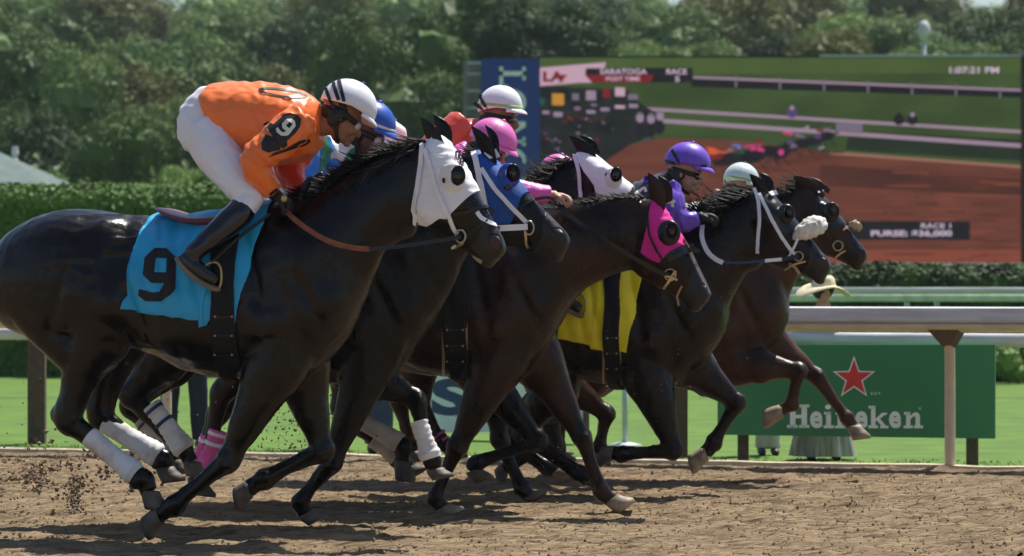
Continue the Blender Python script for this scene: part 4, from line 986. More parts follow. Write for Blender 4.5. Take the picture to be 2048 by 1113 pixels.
def helmet(f, c, fr, m, root, r=(.132, .112, .118), peak=True, band=None, bandz=-.002, button=None, low=-.18):
    fw, l0, up = fr; R = []; nu = 40
    def pt(th, ph, k=1.0):
        x = math.sin(th) * math.cos(ph); y = math.sin(th) * math.sin(ph)
        return c + fw * x * r[0] * k + l0 * y * r[1] * k + up * math.cos(th) * r[2] * k
    for i in range(15):
        t = i / 14
        R.append([pt(max(.02, t * (1.62 + .16 * (math.cos(2 * math.pi * j / nu) < 0) * -math.cos(2 * math.pi * j / nu) * 1.6)), 2 * math.pi * j / nu,
                  1 + .004 * math.sin(4 * 2 * math.pi * j / nu * 1.0) ** 8) for j in range(nu)])
    inner = [[c + (p - c) * .93 for p in q] for q in reversed(R[3:])]
    VF = rings(R + inner); o = mk('helmet', VF, m, root)
    if band:
        B = []
        for j in range(nu + 1):
            ph = 2 * math.pi * j / nu; a_, b_ = pt(1.44, ph, 1.012), pt(1.56, ph, 1.012); a2, b2 = pt(1.44, ph, .99), pt(1.56, ph, .99); B.append([a_, b_, b2, a2])
        mk('helmet_band', rings(B, cap=False), band, o)
    if peak:
        B = []
        for j in range(-10, 11):
            ph = j / 10 * 1.12; e_ = pt(1.60, ph, 1.0); dirr = (fw * math.cos(ph) + l0 * math.sin(ph)); w_ = .027 * (1 - (abs(j) / 10) ** 2.4) + .002
            B.append([e_ + up * .003, e_ + dirr * w_ * .6 - up * .004, e_ + dirr * w_ - up * .018, e_ + dirr * w_ - up * .022, e_ + dirr * w_ * .5 - up * .012, e_ - up * .004])
        mk('peak', rings(B), m, o)
    if button: mk('button', ball(pt(.05, 0, 1.02), (fw * .012, l0 * .012, up * .008), 10, 6), button, o)
    # piping seams
    for ph in (0, math.pi / 2, -math.pi / 2, math.pi):
        mk('seam', tube3([pt(.05 + 1.5 * k / 10, ph, 1.003) for k in range(11)], .0016, 6, sub=1), m, o)
    return o, bvh(VF)
def hand_parts(f, wrist, grip, lat, s=1.0, curl=1):
    """palm from wrist to knuckles, four curled fingers of unequal length, thumb from the side; px points"""
    Wp, G = f.p(*wrist, lat), f.p(*grip, lat); ax = (G - Wp).normalized(); l0 = f.n; b = ax.cross(l0).normalized()
    if b.z > 0: b = -b                     # curl downwards
    parts = [ball(Wp + ax * .035 * s, (ax * .048 * s, l0 * .034 * s, b * .018 * s), 12, 8), tube3([Wp - ax * .03, Wp + ax * .02], [.026 * s, .028 * s], 10, sub=1)]
    for i, (o, L) in enumerate([(-.030, .92), (-.010, 1.05), (.010, 1.0), (.029, .78)]):
        k = Wp + ax * .075 * s + l0 * o * s; L *= .034 * s
        pts = [k - ax * .02, k, k + (ax * .75 + b * .6) * L, k + (ax * .65 + b * 1.45) * L, k + (-ax * .05 + b * 1.75) * L]
        parts.append(tube3(pts, [.011 * s, .0105 * s, .010 * s, .009 * s, .007 * s], 8, sub=2))
    t = Wp + ax * .03 * s - l0 * .032 * s
    parts.append(tube3([t, t + (ax * .5 - l0 * .35 + b * .3) * .035, t + (ax * 1.15 + b * .9) * .034, t + (ax * 1.5 + b * 1.3) * .036], [.014 * s, .012 * s, .011 * s, .008 * s], 8, sub=2))
    return parts
def rider(key, label, hk, tr, jersey, helm, skin, pal, arms=None, hd=None, torso=None, vis_legs=True, pitch=22, hscale=1.0, vox=.0095, helm_kw={}, gloves='glove', drop=0, sleeves=None, lens='lens', far_sleeve=None, yaw=0):
    H_ = HORSES[hk]; f = H_.f; T = lambda x, y: tr((x, y)); s = 1.0
    c0 = f.p(*T(412, 262)); root = empty('person', c0, label, 'jockey', 'jockeys crouched over their racehorses')
    tp = lambda L: [(*T(x, y + (drop * max(0, min(1, (500 - x) / 88)) if y < 400 else 0)), r, l) for x, y, r, l in L]
    torso = torso or [((407, 186), (416, 222), .13), ((424, 168), (436, 268), .175), ((465, 163), (480, 306), .185), ((525, 166), (535, 330), .195),
             ((585, 176), (590, 325), .20), ((622, 192), (628, 308), .175), ((645, 215), (646, 280), .09)]
    tors = [(T(*a_), T(*b), w_) for a_, b, w_ in torso]
    na, fa = arms or ([(606, 236, .082, -.19), (572, 268, .088, -.245), (535, 300, .080, -.27), (508, 320, .070, -.275), (524, 352, .060, -.25), (545, 384, .044, -.20)],
                      [(610, 262, .085, .17), (592, 298, .088, .18), (578, 330, .080, .18), (584, 358, .064, .14), (602, 384, .047, .08)])
    na, fa = tp(na), tp(fa)
    hc = f.p(*(hd or T(690, 232)), 0)
    hp, W, fr = head_parts(f, hc, pitch, hscale, yaw=yaw)
    sh = f.p(*T(628, 250)); skinp = hp + [tube3([sh, (sh + W(-.03, 0, -.06)) / 2, W(-.015, 0, -.05)], [.062, .056, .054], 14, sub=2)]
    # body under the clothes
    for L in (na, fa): skinp.append(f.tube([(x, y, r * .72, l) for x, y, r, l in L], lf=1))
    skinp.append(f.loft([((a_[0] + (b[0] - a_[0]) * .12, a_[1] + (b[1] - a_[1]) * .12), (b[0] - (b[0] - a_[0]) * .25, b[1] - (b[1] - a_[1]) * .25), w_ * .8) for a_, b, w_ in tors]))
    legs = {}
    for sg in (-1, 1):
        dx, dy = (0, 0) if sg < 0 else (16, 4)
        thigh = tp([(412 + dx, 262, .125, sg * .07), (440 + dx, 312, .112, sg * .13), (474 + dx, 362, .086, sg * .19), (496 + dx, 396, .066, sg * .225), (500 + dx, 410, .058, sg * .235)])
        shin = tp([(500 + dx, 400 + dy, .060, sg * .235), (478 + dx, 428 + dy, .062, sg * .27), (440 + dx, 462 + dy, .058, sg * .315), (404 + dx, 492 + dy, .046, sg * .35), (384 + dx, 512 + dy, .043, sg * .36)])
        foot = tp([(366 + dx, 508 + dy, .034, sg * .36), (380 + dx, 524 + dy, .042, sg * .36), (405 + dx, 545 + dy, .036, sg * .365), (432 + dx, 562 + dy, .028, sg * .365)])
        legs[sg] = (thigh, shin, foot)
        skinp.append(f.tube([(x, y, r * .8, l) for x, y, r, l in thigh], lf=1)); skinp.append(f.tube([(x, y, r * .75, l) for x, y, r, l in shin + foot[1:]], lf=1))
    hands = []
    for L in (na, fa):
        (x1, y1, r1, l1), (x0, y0, r0, l0) = L[-2], L[-1]; d = math.hypot(x0 - x1, y0 - y1); ux, uy = (x0 - x1) / d, (y0 - y1) / d
        hands.append(hand_parts(f, (x0 + ux * 6 * H_.s, y0 + uy * 6 * H_.s), (x0 + (ux + .5) * 30 * H_.s, y0 + uy * 22 * H_.s), l0 * .85))
    for hpz in hands: skinp += [(v, q) for v, q in hpz]
    sv = remesh(skinp, vox * .72, 2, .4); mk('body', sv, M[skin], root)
    for sg in (-1, 1): mk('eye', ball(W(.078, sg * .030, -.010), (fr[0] * .012, fr[1] * .014, fr[2] * .010), 10, 6), M['eye'], root)
    if gloves:
        for hpz, L in zip(hands, (na, fa)):
            V, F = remesh(hpz, .006, 1, .4); bmn = []
            me = bpy.data.meshes.new('t'); me.from_pydata([tuple(v) for v in V], [], F); me.update(); V = [v.co + v.normal * .0035 for v in me.vertices]; bpy.data.meshes.remove(me)
            mk('glove', (V, F), M[gloves], root)
    wr = lambda v: .006 * ridge(v, 3.4, 3, (.8, 1, 1.3)) + .0035 * ridge(v, 8, 8, (1.3, 1, .7)) + .006 * fbm((v.x * .6, v.y, v.z), 8) + .007 * math.sin(v.x * 60 + v.z * 42 + 7 * fbm(v, 6)) * max(0, fbm(v, 4, 7) + .35) + .004 * fbm(v, 24, 5)
    tor = remesh([f.loft(tors, egg=.05), f.tube(na[:3], lf=1), f.tube(fa[:3], lf=1)], vox, 3, .5, wr); jz = mk('jersey', tor, M[jersey], root)
    arm = remesh([f.tube([(x, y, r * 1.03, l) for x, y, r, l in na], lf=1)], vox * .8, 2, .5, wr); o1 = mk('sleeve', arm, M[sleeves or jersey], root)
    arm2 = remesh([f.tube([(x, y, r * 1.03, l) for x, y, r, l in fa], lf=1)], vox * .8, 2, .5, wr); mk('sleeve', arm2, M[far_sleeve or sleeves or jersey], root)
    wl = lambda v: .006 * ridge(v, 4.5, 6, (1, 1, 1.8)) + .004 * fbm((v.x, v.y, v.z * .5), 9, 3) + .002 * math.sin((v.x + v.z) * 75 + 6 * fbm(v, 5)) * max(0, fbm(v, 4, 2) + .3)
    pel = f.tube(tp([(452, 196, .06, 0), (432, 210, .112, 0), (410, 250, .135, 0), (418, 285, .12, 0)]), lf=1.15)
    br = remesh([pel] + [f.tube(legs[sg][0], lf=1.0) for sg in (-1, 1)] + [f.tube([(x, y, r * .98, l) for x, y, r, l in legs[sg][1][:2]], lf=1) for sg in (-1, 1)], vox, 3, .5, wl)
    mk('breeches', br, M['breeches'], root)
    bvs = {'jersey': bvh(tor), 'arm': bvh(arm), 'breeches': bvh(br), 'body': bvh(sv)}
    for sg in (-1, 1):
        sh_, ft = legs[sg][1], legs[sg][2]; up_ = [(x, y, r * (1.12 - .02 * i), l) for i, (x, y, r, l) in enumerate(sh_)]; up_[0] = (*T(486 + (16 if sg > 0 else 0), 416), .066, up_[0][3])
        bt = remesh([f.tube(up_, lf=1), f.tube(ft, lf=.95)], vox * .75, 3, .5, lambda v: .003 * fbm(v, 15) + .003 * math.sin(v.z * 110 + 5 * fbm(v, 8)) * max(0, .62 - abs(v.z - f.p(*T(390, 505)).z) * 6))
        b = mk('boot', bt, M['boot'], root)
        dx = 0 if sg < 0 else 16; q = sg * .365
        mk('sole', f.tube(tp([(354 + dx, 516, .014, q), (372 + dx, 538, .016, q), (400 + dx, 562, .015, q), (430 + dx, 578, .014, q), (440 + dx, 578, .008, q)]), lf=2.2), M['sole'], b)
        # stirrup iron under the ball of the foot, leather up to the saddle
        st = tp([(396 + dx, 560, .006, q - .05 * sg), (436 + dx, 577, .006, q), (443 + dx, 545, .006, q), (434 + dx, 526, .006, q), (414 + dx, 530, .006, q), (398 + dx, 556, .006, q)])
        mk('stirrup', f.tube(st, lf=1.4, seg=10, sub=5), M['gold'], root)
        rl = tp([(424 + dx, 526, .008, q), (470 + dx, 482, .008, q * .92), (540 + dx, 428, .008, q * .7)]); mk('stirrup_leather', f.tube(rl, lf=1.2, seg=8), M['leather'], root)
        if sg < 0: bvs['boot'] = bvh(bt)
    ho, hb = helmet(f, W(.004, 0, .058), fr, M[helm], root, **helm_kw); bvs['helm'] = hb
    # goggles and chin strap
    g = []
    for sg in (-1, 1): g.append(ball(W(.082, sg * .034, -.008), (fr[0] * .018, fr[1] * .036, fr[2] * .024), 14, 8))
    gg = remesh(g, .006, 2, .5); go = mk('goggles', gg, M[lens], root)
    sp = [W(.09 * math.cos(t), .084 * math.sin(t), -.004 + .018 * (1 - math.cos(t)) * .5) for t in [math.radians(a_) for a_ in range(-150, -25, 12)]]
    mk('goggle_strap', tube3(sp, .007, 8, sub=1, lat=fr[2], lf=1.8), M['blacktape'], go)
    for sg in (-1, 1):
        cs = [W(-.02, sg * .085, .02), W(-.022, sg * .079, -.03), W(.0, sg * .064, -.08), W(.035, sg * .035, -.112), W(.05, 0, -.116)]
        mk('chin_strap', tube3(cs, [.016, .014, .011, .008, .008], 8, sub=3, lat=fr[1], lf=.45), M['blacktape'], ho)
        mk('ear_flap', ball(W(-.035, sg * .074, -.030), (fr[0] * .034, fr[1] * .018, fr[2] * .05), 12, 8), M['blacktape'], ho)
    mk('hair', ball(W(-.030, 0, -.012), (fr[0] * .078, fr[1] * .074, fr[2] * .05)), M['hair'], root)
    return root, bvs, W, fr, T
tA = lambda p: p
rA, bA, WA, frA, TAa = rider('A', 'nearest jockey in an orange jacket with a number 9 armband and white breeches', 'A', tA, 'orange', 'helmw', 'skin1', None,
                             helm_kw=dict(button=M['navy'], r=(.138, .118, .126)), far_sleeve='redorange', pitch=30, yaw=-24, hd=(684, 233), vox=.0085)
hb = bA['helm']
for pts in ([(652, 176), (658, 194), (672, 222), (690, 242)], [(667, 164), (671, 182), (682, 212), (694, 240)], [(678, 161), (683, 182), (689, 208), (695, 238)]):
    strap('helmet_strap', pts, [hb, bA['body']], .017, M['blacktape'], rA, off=.002, t=.003)
jb = [bA['jersey'], bA['arm']]
decal('armband', [[(526, 249), (536, 243), (547, 249), (568, 229), (580, 226), (594, 230), (602, 238), (600, 254), (590, 268), (574, 282), (575, 292), (566, 298), (558, 292), (542, 268)]], jb, M['blacktape'], rA, off=.008, step=5, thick=.006)
def g9map(c, sc, an):
    a_ = math.radians(an); cx, cy = 317, 550
    return [[(c[0] + sc * ((x - cx) * math.cos(a_) - (y - cy) * math.sin(a_)), c[1] + sc * ((x - cx) * math.sin(a_) + (y - cy) * math.cos(a_))) for x, y in q] for q in G9]
decal('armband_number', g9map((573, 255), .37, 38), jb, M['numw'], rA, off=.014, step=4)
decal('black_patch', [[(532, 269), (546, 274), (562, 292), (560, 300), (536, 306), (524, 300), (522, 286)]], jb, M['blacktape'], rA, off=.004, step=5)
decal('black_patch', [[(536, 316), (548, 306), (572, 298), (600, 282), (618, 278), (622, 284), (612, 292), (590, 298), (566, 306), (548, 312)]], jb, M['blacktape'], rA, off=.004, step=5)
decal('back_number', [ell(566, 186, 50, 9, 8, 24), ell(568, 186.5, 44, 5, 8, 24)], jb, M['blacktape'], rA, off=.006, step=4)
decal('cuff_band', [[(538, 388), (554, 376), (557, 381), (541, 394)]], jb, M['blacktape'], rA, off=.005, step=4)
Y_ = A.f
mk('glove_badge', ball(Y_.p(568, 397, -.235), (Y_.h * .016, Y_.n * .008, Vector((0, 0, .018)))), M['gold'], rA)
# whip held in the far hand and rein loop over the withers
tag(mk('riding_whip', Y_.tube([(592, 402, .012, .05), (612, 376, .013, .05), (632, 356, .014, .05), (646, 348, .013, .05)], lf=1), M['leather'], None), 'short black whip handle sticking up past the hands of the jockey in orange', 'whip')
rein(A, [(600, 402, -.08), (606, 376, -.06), (618, 358, -.05), (630, 362, -.05), (634, 380, -.05), (628, 404, -.06)], .018, 'leather', 'rein_loop')
# ---------------- rider B (blue cap)
k = .94
tB = lambda p: (736 + (p[0] - 692) * k, 222 + (p[1] - 205) * k)
armsB = ([(596, 268, .07, -.17), (578, 290, .082, -.22), (567, 318, .078, -.25), (568, 344, .070, -.25), (604, 354, .056, -.20), (650, 364, .042, -.14)],
         [(650, 300, .078, .18), (640, 330, .072, .2), (650, 360, .06, .18), (680, 380, .05, .12), (700, 392, .042, .08)])
torB = [((430, 240), (440, 280), .13), ((450, 235), (460, 330), .17), ((500, 225), (505, 360), .185), ((560, 225), (565, 370), .19), ((610, 232), (612, 372), .19), ((650, 250), (650, 360), .17), ((676, 275), (668, 330), .09)]
rB, bB, WB, frB, TB = rider('B', 'jockey in blue cap and white, green and blue silks, behind the jockey in orange', 'B', tB, 'whiteS', 'helmb', 'skin2', None, arms=armsB, torso=torB,
                            hd=(731, 268), pitch=22, sleeves='blueS', helm_kw=dict(button=M['helmb'], band=M['whiteS']))
jb = [bB['jersey'], bB['arm']]
decal('green_panel', [[(645, 285), (656, 272), (664, 300), (656, 345), (640, 340)]], jb, M['greenS'], rB, off=.005, step=5)
decal('green_panel', [[(700, 300), (720, 290), (718, 330), (690, 345), (676, 340)]], jb, M['greenS'], rB, off=.005, step=5)
decal('blue_spot', [ell(668, 327, 14, 10, 0)], jb, M['blueS'], rB, off=.006, step=5)
# ---------------- rider C (pink cap)
k2 = .89
tC = lambda p: (978 + (p[0] - 692) * k2, 282 + (p[1] - 205) * k2)
armsC = ([(640, 280, .076, -.19), (660, 320, .078, -.22), (690, 335, .070, -.22), (740, 318, .060, -.19), (790, 322, .05, -.16), (828, 327, .042, -.13)],
         [(640, 280, .076, .18), (660, 320, .072, .2), (700, 335, .064, .18), (760, 325, .055, .14), (815, 335, .042, .10)])
rC, bC, WC, frC, TC = rider('C', 'jockey in pink cap and silks, bare hand reaching towards the pink hooded horse', 'C', tC, 'pinkS', 'helmp', 'skin3', None, arms=armsC, drop=75, torso=[((430, 345), (440, 380), .13), ((470, 318), (475, 390), .17), ((500, 300), (505, 400), .185), ((548, 268), (555, 400), .19), ((600, 232), (612, 380), .19), ((638, 208), (645, 350), .17), ((662, 222), (658, 300), .09)],
 hd=(976, 300), pitch=26,
                            gloves=None, helm_kw=dict(button=M['helmp']), lens='lensdark')
# ---------------- rider D (white and lime cap, red silks)
k3 = .85
tD = lambda p: (998 + (p[0] - 692) * k3, 220 + (p[1] - 205) * k3)
rD, bD, WD, frD, TD = rider('D', 'jockey in red silks and white cap with lime band, just above the pink cap', 'D', tD, 'redS', 'helmw', 'skin1', None, hd=(997, 236), pitch=6,
                            drop=75, torso=[((430, 345), (440, 380), .13), ((470, 318), (475, 390), .17), ((510, 290), (512, 400), .185), ((553, 264), (560, 400), .19), ((600, 236), (606, 380), .19), ((630, 224), (638, 350), .17), ((658, 232), (654, 300), .09)],
                            helm_kw=dict(button=M['navy'], band=M['lime'], r=(.128, .108, .125)), lens='lensdark')
for pts in ([(960, 190), (968, 208), (984, 230)], [(948, 206), (962, 216), (984, 232)]):
    strap('helmet_strap', pts, [bD['helm']], .020, M['blacktape'], rD, off=.002, t=.003)
# ---------------- rider E (purple)
k4 = .81
tE = lambda p: (1372 + (p[0] - 692) * k4, 330 + (p[1] - 205) * k4)
armsE = ([(640, 262, .080, -.19), (652, 300, .084, -.22), (664, 330, .076, -.22), (690, 344, .064, -.20), (718, 336, .046, -.17)],
         [(640, 262, .078, .18), (652, 300, .075, .2), (670, 325, .066, .18), (700, 336, .054, .14), (722, 330, .042, .10)])
rE, bE, WE, frE, TE = rider('E', 'jockey in purple cap and purple and black silks, crouched low', 'E', tE, 'blackS', 'helmv', 'skin3', None, arms=armsE, hd=(1370, 346), pitch=12,
                            drop=75, torso=[((430, 345), (440, 380), .13), ((470, 320), (475, 390), .17), ((500, 290), (505, 400), .185), ((545, 262), (560, 400), .19), ((588, 240), (600, 390), .19), ((640, 226), (650, 350), .17), ((672, 252), (664, 320), .09)],
                            sleeves='purpleS', lens='lensdark', helm_kw=dict(button=M['helmv'], r=(.136, .112, .122)))
for pts in ([(1344, 300), (1353, 316), (1362, 332), (1367, 340)], [(1331, 322), (1350, 327), (1372, 331), (1396, 333), (1412, 332)]):
    strap('helmet_strap', pts, [bE['helm']], .018, M['blacktape'], rE, off=.002, t=.003)
V4, F4 = text_mesh('4', .03); dc = []
jb = [bE['jersey'], bE['arm']]
decal('shoulder_number', [[(1332, 382), (1341, 381), (1346, 400), (1350, 400), (1351, 405), (1347, 406), (1349, 414), (1343, 415), (1341, 407), (1331, 408), (1329, 402)]], jb, M['numw'], rE, off=.01, step=4)
decal('purple_panel', [[(1290, 352), (1312, 352), (1304, 364), (1284, 366)]], jb, M['purpleS'], rE, off=.005, step=5)
# ---------------- rider F (mint white cap) and rider G (pink cap)
k5 = .77
tF = lambda p: (1480 + (p[0] - 692) * k5, 362 + (p[1] - 205) * k5)
armsL = ([(640, 262, .080, -.19), (652, 310, .084, -.22), (664, 350, .076, -.22), (690, 372, .064, -.20), (718, 372, .046, -.17)],
         [(640, 262, .078, .18), (652, 310, .075, .2), (670, 345, .066, .18), (700, 365, .054, .14), (722, 372, .042, .10)])
torL = [((430, 300), (440, 330), .13), ((450, 290), (460, 370), .17), ((500, 275), (505, 400), .185), ((560, 262), (565, 410), .19), ((610, 258), (612, 400), .19), ((645, 262), (650, 370), .17), ((672, 275), (664, 330), .09)]
rF, bF, WF, frF, TF = rider('F', 'jockey in a mint white cap with lime band, mostly hidden behind a dark mane', 'F', tF, 'whiteS', 'helmm', 'skin3', None, arms=armsL, drop=75, torso=torL, hd=(1478, 378),
                            pitch=10, vox=.011, helm_kw=dict(button=M['navy'], band=M['lime'], r=(.112, .10, .108)), lens='lensdark')
strap('helmet_strap', [(1450, 360), (1462, 372), (1474, 384)], [bF['helm']], .016, M['blacktape'], rF, off=.002, t=.003)
tG = lambda p: (1116 + (p[0] - 692) * k5, 346 + (p[1] - 205) * k5)
rG, bG, WG, frG, TG = rider('G', 'jockey almost hidden, only a pink cap showing left of the white hooded head', 'G', tG, 'pinkS', 'helmp', 'skin3', None, arms=armsL, drop=75, torso=torL, hd=(1112, 362),
                            pitch=10, vox=.012, helm_kw=dict(button=M['helmp'], r=(.118, .10, .108)), lens='lensdark')
# ------------------------------------------------------------------ video screen
SY = 75.0
EK = 1 / (2 ** EXPO) * .92
def em(name, r, g, b, var=.0, vs=1.0, stretch=(1, 1, 1), c2=None):
    c = lin(r, g, b); c2 = lin(*c2) if c2 else None
    return mat('screen_' + name, c, .6, col2=c2, var=var, vs=vs, emit=EK, stretch=stretch, spec=.2)
sc = empty('video_screen', (P(1560, 600, SY).x, SY, 0), 'large outdoor video screen showing the horse race on red dirt', 'screen')
# body and frame
M['frame'] = mat('screen_frame_dark', (.03, .012, .012), .6); M['steel'] = mat('weathered_grey_steel', (.17, .19, .17), .6, var=.2)
def slab(x0, y0, x1, y1, Y, th, m, name, par):
    V = [P(x, y, Y) for x, y in ((x0, y0), (x1, y0), (x1, y1), (x0, y1))]; V += [v + Vector((0, th, 0)) for v in V]
    return mk(name, (V, [(3, 2, 1, 0), (4, 5, 6, 7), (0, 1, 5, 4), (1, 2, 6, 5), (2, 3, 7, 6), (3, 0, 4, 7)]), m, par, smooth=False)
slab(1076, 112, 2056, 532, SY + .05, .8, M['frame'], 'housing', sc)
slab(1076, 526, 2300, 534, SY - .12, .9, M['greyblue'], 'walkway', sc)
slab(2043, 112, 2056, 640, SY - .10, .2, M['frame'], 'frame_post', sc)
slab(1640, 110, 2046, 114, SY - .02, .1, M['greyblue'], 'top_trim', sc)
for x in (1150, 1400, 1700, 1990): slab(x, 532, x + 14, 690, SY + .2, .3, M['steel'], 'leg', sc)
mats = [em('field_green', 58, 76, 38, .22, .5, (1, 1, 3)), em('top_green', 72, 90, 44, .1), em('dark', 26, 24, 28), em('rail', 158, 134, 152), em('dirt', 112, 62, 48, vs=.7, stretch=(1, 1, 5), c2=(96, 52, 40)),
        em('dirt_dark', 86, 44, 34, vs=.6, stretch=(1, 1, 4), c2=(66, 36, 30)), em('gate', 30, 33, 33, .5, 3.0), em('pinkwhite', 196, 160, 178), em('red', 120, 24, 32), em('orange', 190, 136, 50), em('grey', 118, 104, 122),
        em('hot_pink', 205, 60, 130), em('pale', 150, 130, 150), em('green', 30, 84, 62), em('jorange', 215, 90, 50), em('jblue', 80, 120, 190), em('purple', 84, 62, 112), em('dirt_light', 134, 68, 52), em('hedge', 34, 44, 30, .2, 2.0), em('dirtedge', 150, 108, 92)]
L_ = []; mi = []
def q(pts, m, lv):
    V, F = poly_px(pts, SY - .004 * lv); L_.append((V, F)); mi.append(m)
def ln(x0, y0, x1, y1, w_, m, lv): q([(x0, y0 - w_ / 2), (x1, y1 - w_ / 2), (x1, y1 + w_ / 2), (x0, y0 + w_ / 2)], m, lv)
q([(1080, 116), (2043, 116), (2043, 526), (1080, 526)], 0, 1)
q([(1080, 116), (2043, 116), (2043, 146), (1080, 150)], 1, 2)
q([(1383, 152), (2043, 178), (2043, 196), (1383, 174)], 2, 3); ln(1385, 155, 2043, 181, 5, 3, 4)
for x in range(1470, 2040, 88): ln(x, 160 + (x - 1383) * .04, x + 4, 160 + (x - 1383) * .04, 24, 10, 5)
q([(1700, 262), (2043, 280), (2043, 322), (1690, 300)], 18, 3)
ln(1275, 217, 2043, 264, 6.5, 3, 5); ln(1325, 242, 2043, 292, 8.5, 3, 6)
q([(1200, 300), (1330, 276), (1480, 282), (1660, 305), (2043, 334), (2043, 526), (1080, 526), (1080, 330)], 4, 4)
q([(1660, 303), (2043, 331), (2043, 337), (1660, 309)], 19, 6)
q([(1080, 500), (2043, 500), (2043, 526), (1080, 526)], 17, 5)
q([(1640, 330), (2043, 360), (2043, 392), (1640, 372)], 5, 5)
rnd = random.Random(5)
for i in range(90):
    x = rnd.uniform(1680, 2020); y = rnd.uniform(345, 520); ln(x, y, min(2040, x + rnd.uniform(20, 90)), y + rnd.uniform(-1, 3), rnd.uniform(1.5, 3.5), rnd.choice([5, 17, 4]), 7 + (i % 3))
# starting gate
q([(1080, 172), (1255, 180), (1278, 205), (1328, 236), (1330, 262), (1260, 290), (1200, 330), (1080, 350)], 6, 6)
for x, y, w_, h_, m in [(1116, 199, 24, 24, 9), (1083, 203, 12, 14, 13), (1151, 194, 14, 14, 10), (1182, 191, 20, 20, 12), (1213, 187, 15, 18, 11 if False else 8), (1240, 184, 20, 18, 7), (1266, 194, 20, 12, 10),
                        (1182, 224, 18, 7, 12), (1210, 219, 18, 7, 12), (1240, 214, 20, 7, 7), (1267, 212, 18, 8, 12), (1092, 225, 14, 7, 12), (1116, 229, 18, 10, 12), (1155, 217, 12, 8, 10), (1188, 210, 12, 6, 10)]:
    q([(x - w_ / 2, y - h_ / 2), (x + w_ / 2, y - h_ / 2 + 1), (x + w_ / 2, y + h_ / 2), (x - w_ / 2, y + h_ / 2)], m, 8)
for i in range(60): x = rnd.uniform(1084, 1310); y = rnd.uniform(232, 300); ln(x, y, x + rnd.uniform(3, 9), y, rnd.uniform(2, 6), rnd.choice([2, 2, 10, 16, 8, 5]), 7 + i % 2)
for x, y in [(1280, 236), (1302, 238), (1320, 232)]: q(ell(x, y, 8, 10, 0, 10), 12, 9); q(ell(x, y + 22, 7, 16, 0, 10), 2, 8); q(ell(x, y - 8, 4, 4, 0, 8), 10, 10)
# people behind the far rail in the picture
for x, y in [(1584, 226), (1798, 240), (1825, 240)]: q(ell(x, y, 11, 11, 0, 10), 16 if x < 1700 else 2, 7); q(ell(x, y - 10, 5, 5, 0, 8), 12 if x != 1798 else 2, 8)
q([(1672, 246), (1725, 248), (1725, 268), (1672, 264)], 10, 7)
# tiny field of horses
for i, (x, y) in enumerate([(1448, 322), (1482, 316), (1506, 318), (1532, 306), (1556, 312), (1580, 296), (1604, 290), (1628, 284), (1652, 276)]):
    k_ = 1 - i * .04; q(ell(x, y - 3, 25 * k_, 13 * k_, -12, 14), 2, 8); q([(x + 14 * k_, y - 9 * k_), (x + 30 * k_, y - 19 * k_), (x + 42 * k_, y - 12 * k_), (x + 30 * k_, y - 12 * k_), (x + 20 * k_, y + 4 * k_)], 2, 9)
    for dx, ex in ((-18, -32), (-14, -22), (12, 30), (16, 22), (-10, 2)): ln(x + dx * k_, y + 5 * k_, x + ex * k_, y + 25 * k_, 3.4, 2, 9)
    ln(x - 26, y + 30, x + 36, y + 29, 3, 5, 7)
for x, y, rx, ry, m in [(1428, 306, 18, 6, 14), (1440, 316, 15, 4, 8), (1450, 303, 10, 4, 14), (1462, 300, 13, 5, 10), (1474, 293, 8, 4, 15), (1484, 304, 12, 4, 13), (1508, 294, 13, 5, 11), (1520, 301, 12, 5, 11), (1528, 270, 9, 4, 13), (1520, 280, 12, 4, 8), (1574, 268, 12, 5, 11),
                        (1575, 284, 14, 5, 16), (1612, 256, 9, 7, 12), (1602, 272, 12, 5, 10), (1563, 304, 9, 5, 11), (1640, 262, 9, 4, 8), (1656, 259, 7, 4, 10), (1643, 296, 7, 3, 12), (1632, 274, 12, 4, 16), (1590, 292, 8, 4, 10), (1545, 318, 10, 4, 5)]:
    for j in range(4): q(ell(x + rnd.gauss(0, rx * .4), y + rnd.gauss(0, ry * .5), rx * rnd.uniform(.3, .75), ry * rnd.uniform(.3, .75), rnd.uniform(-15, 15), 10), m, 10 + j)
# banners of the broadcast
q([(1078, 136), (1212, 125), (1208, 140), (1172, 165), (1078, 173)], 7, 9)
q([(1172, 137), (1385, 136), (1387, 164), (1306, 166), (1168, 165)], 2, 10); q([(1120, 150), (1308, 150), (1300, 165), (1118, 166)], 8, 11)
for a_ in range(-3, 4): q([(1152, 132), (1154, 132), (1154 + a_ * 9 + 3, 166), (1150 + a_ * 9 - 3, 166)], 7, 12 + (a_ % 2))
q([(1650, 443), (1940, 443), (1940, 480), (1640, 480)], 2, 10)
mats.append(em('text', 206, 186, 206))
for t_, x0, y0, x1, y1, b in [('SARATOGA', 1200, 138, 1294, 149, .02), ('POST TIME', 1212, 154, 1280, 162, .02), ('RACE', 1333, 138, 1374, 149, .02), ('5', 1350, 153, 1359, 164, .02), ('1:07:21 PM', 1899, 134, 1998, 147, .02), ('RACE 1', 1842, 447, 1902, 457, .02), ('PURSE: $36,000', 1742, 461, 1904, 475, .03), ('LA', 1086, 143, 1128, 164, .05)]:
    V, F = text_px(t_, x0, y0, x1, y1, SY - .064, b); L_.append((V, F)); mi += [20 if t_ != 'LA' else 8] * len(F)
mk('display', merge(*L_), mats, sc, smooth=False, mi=mi)
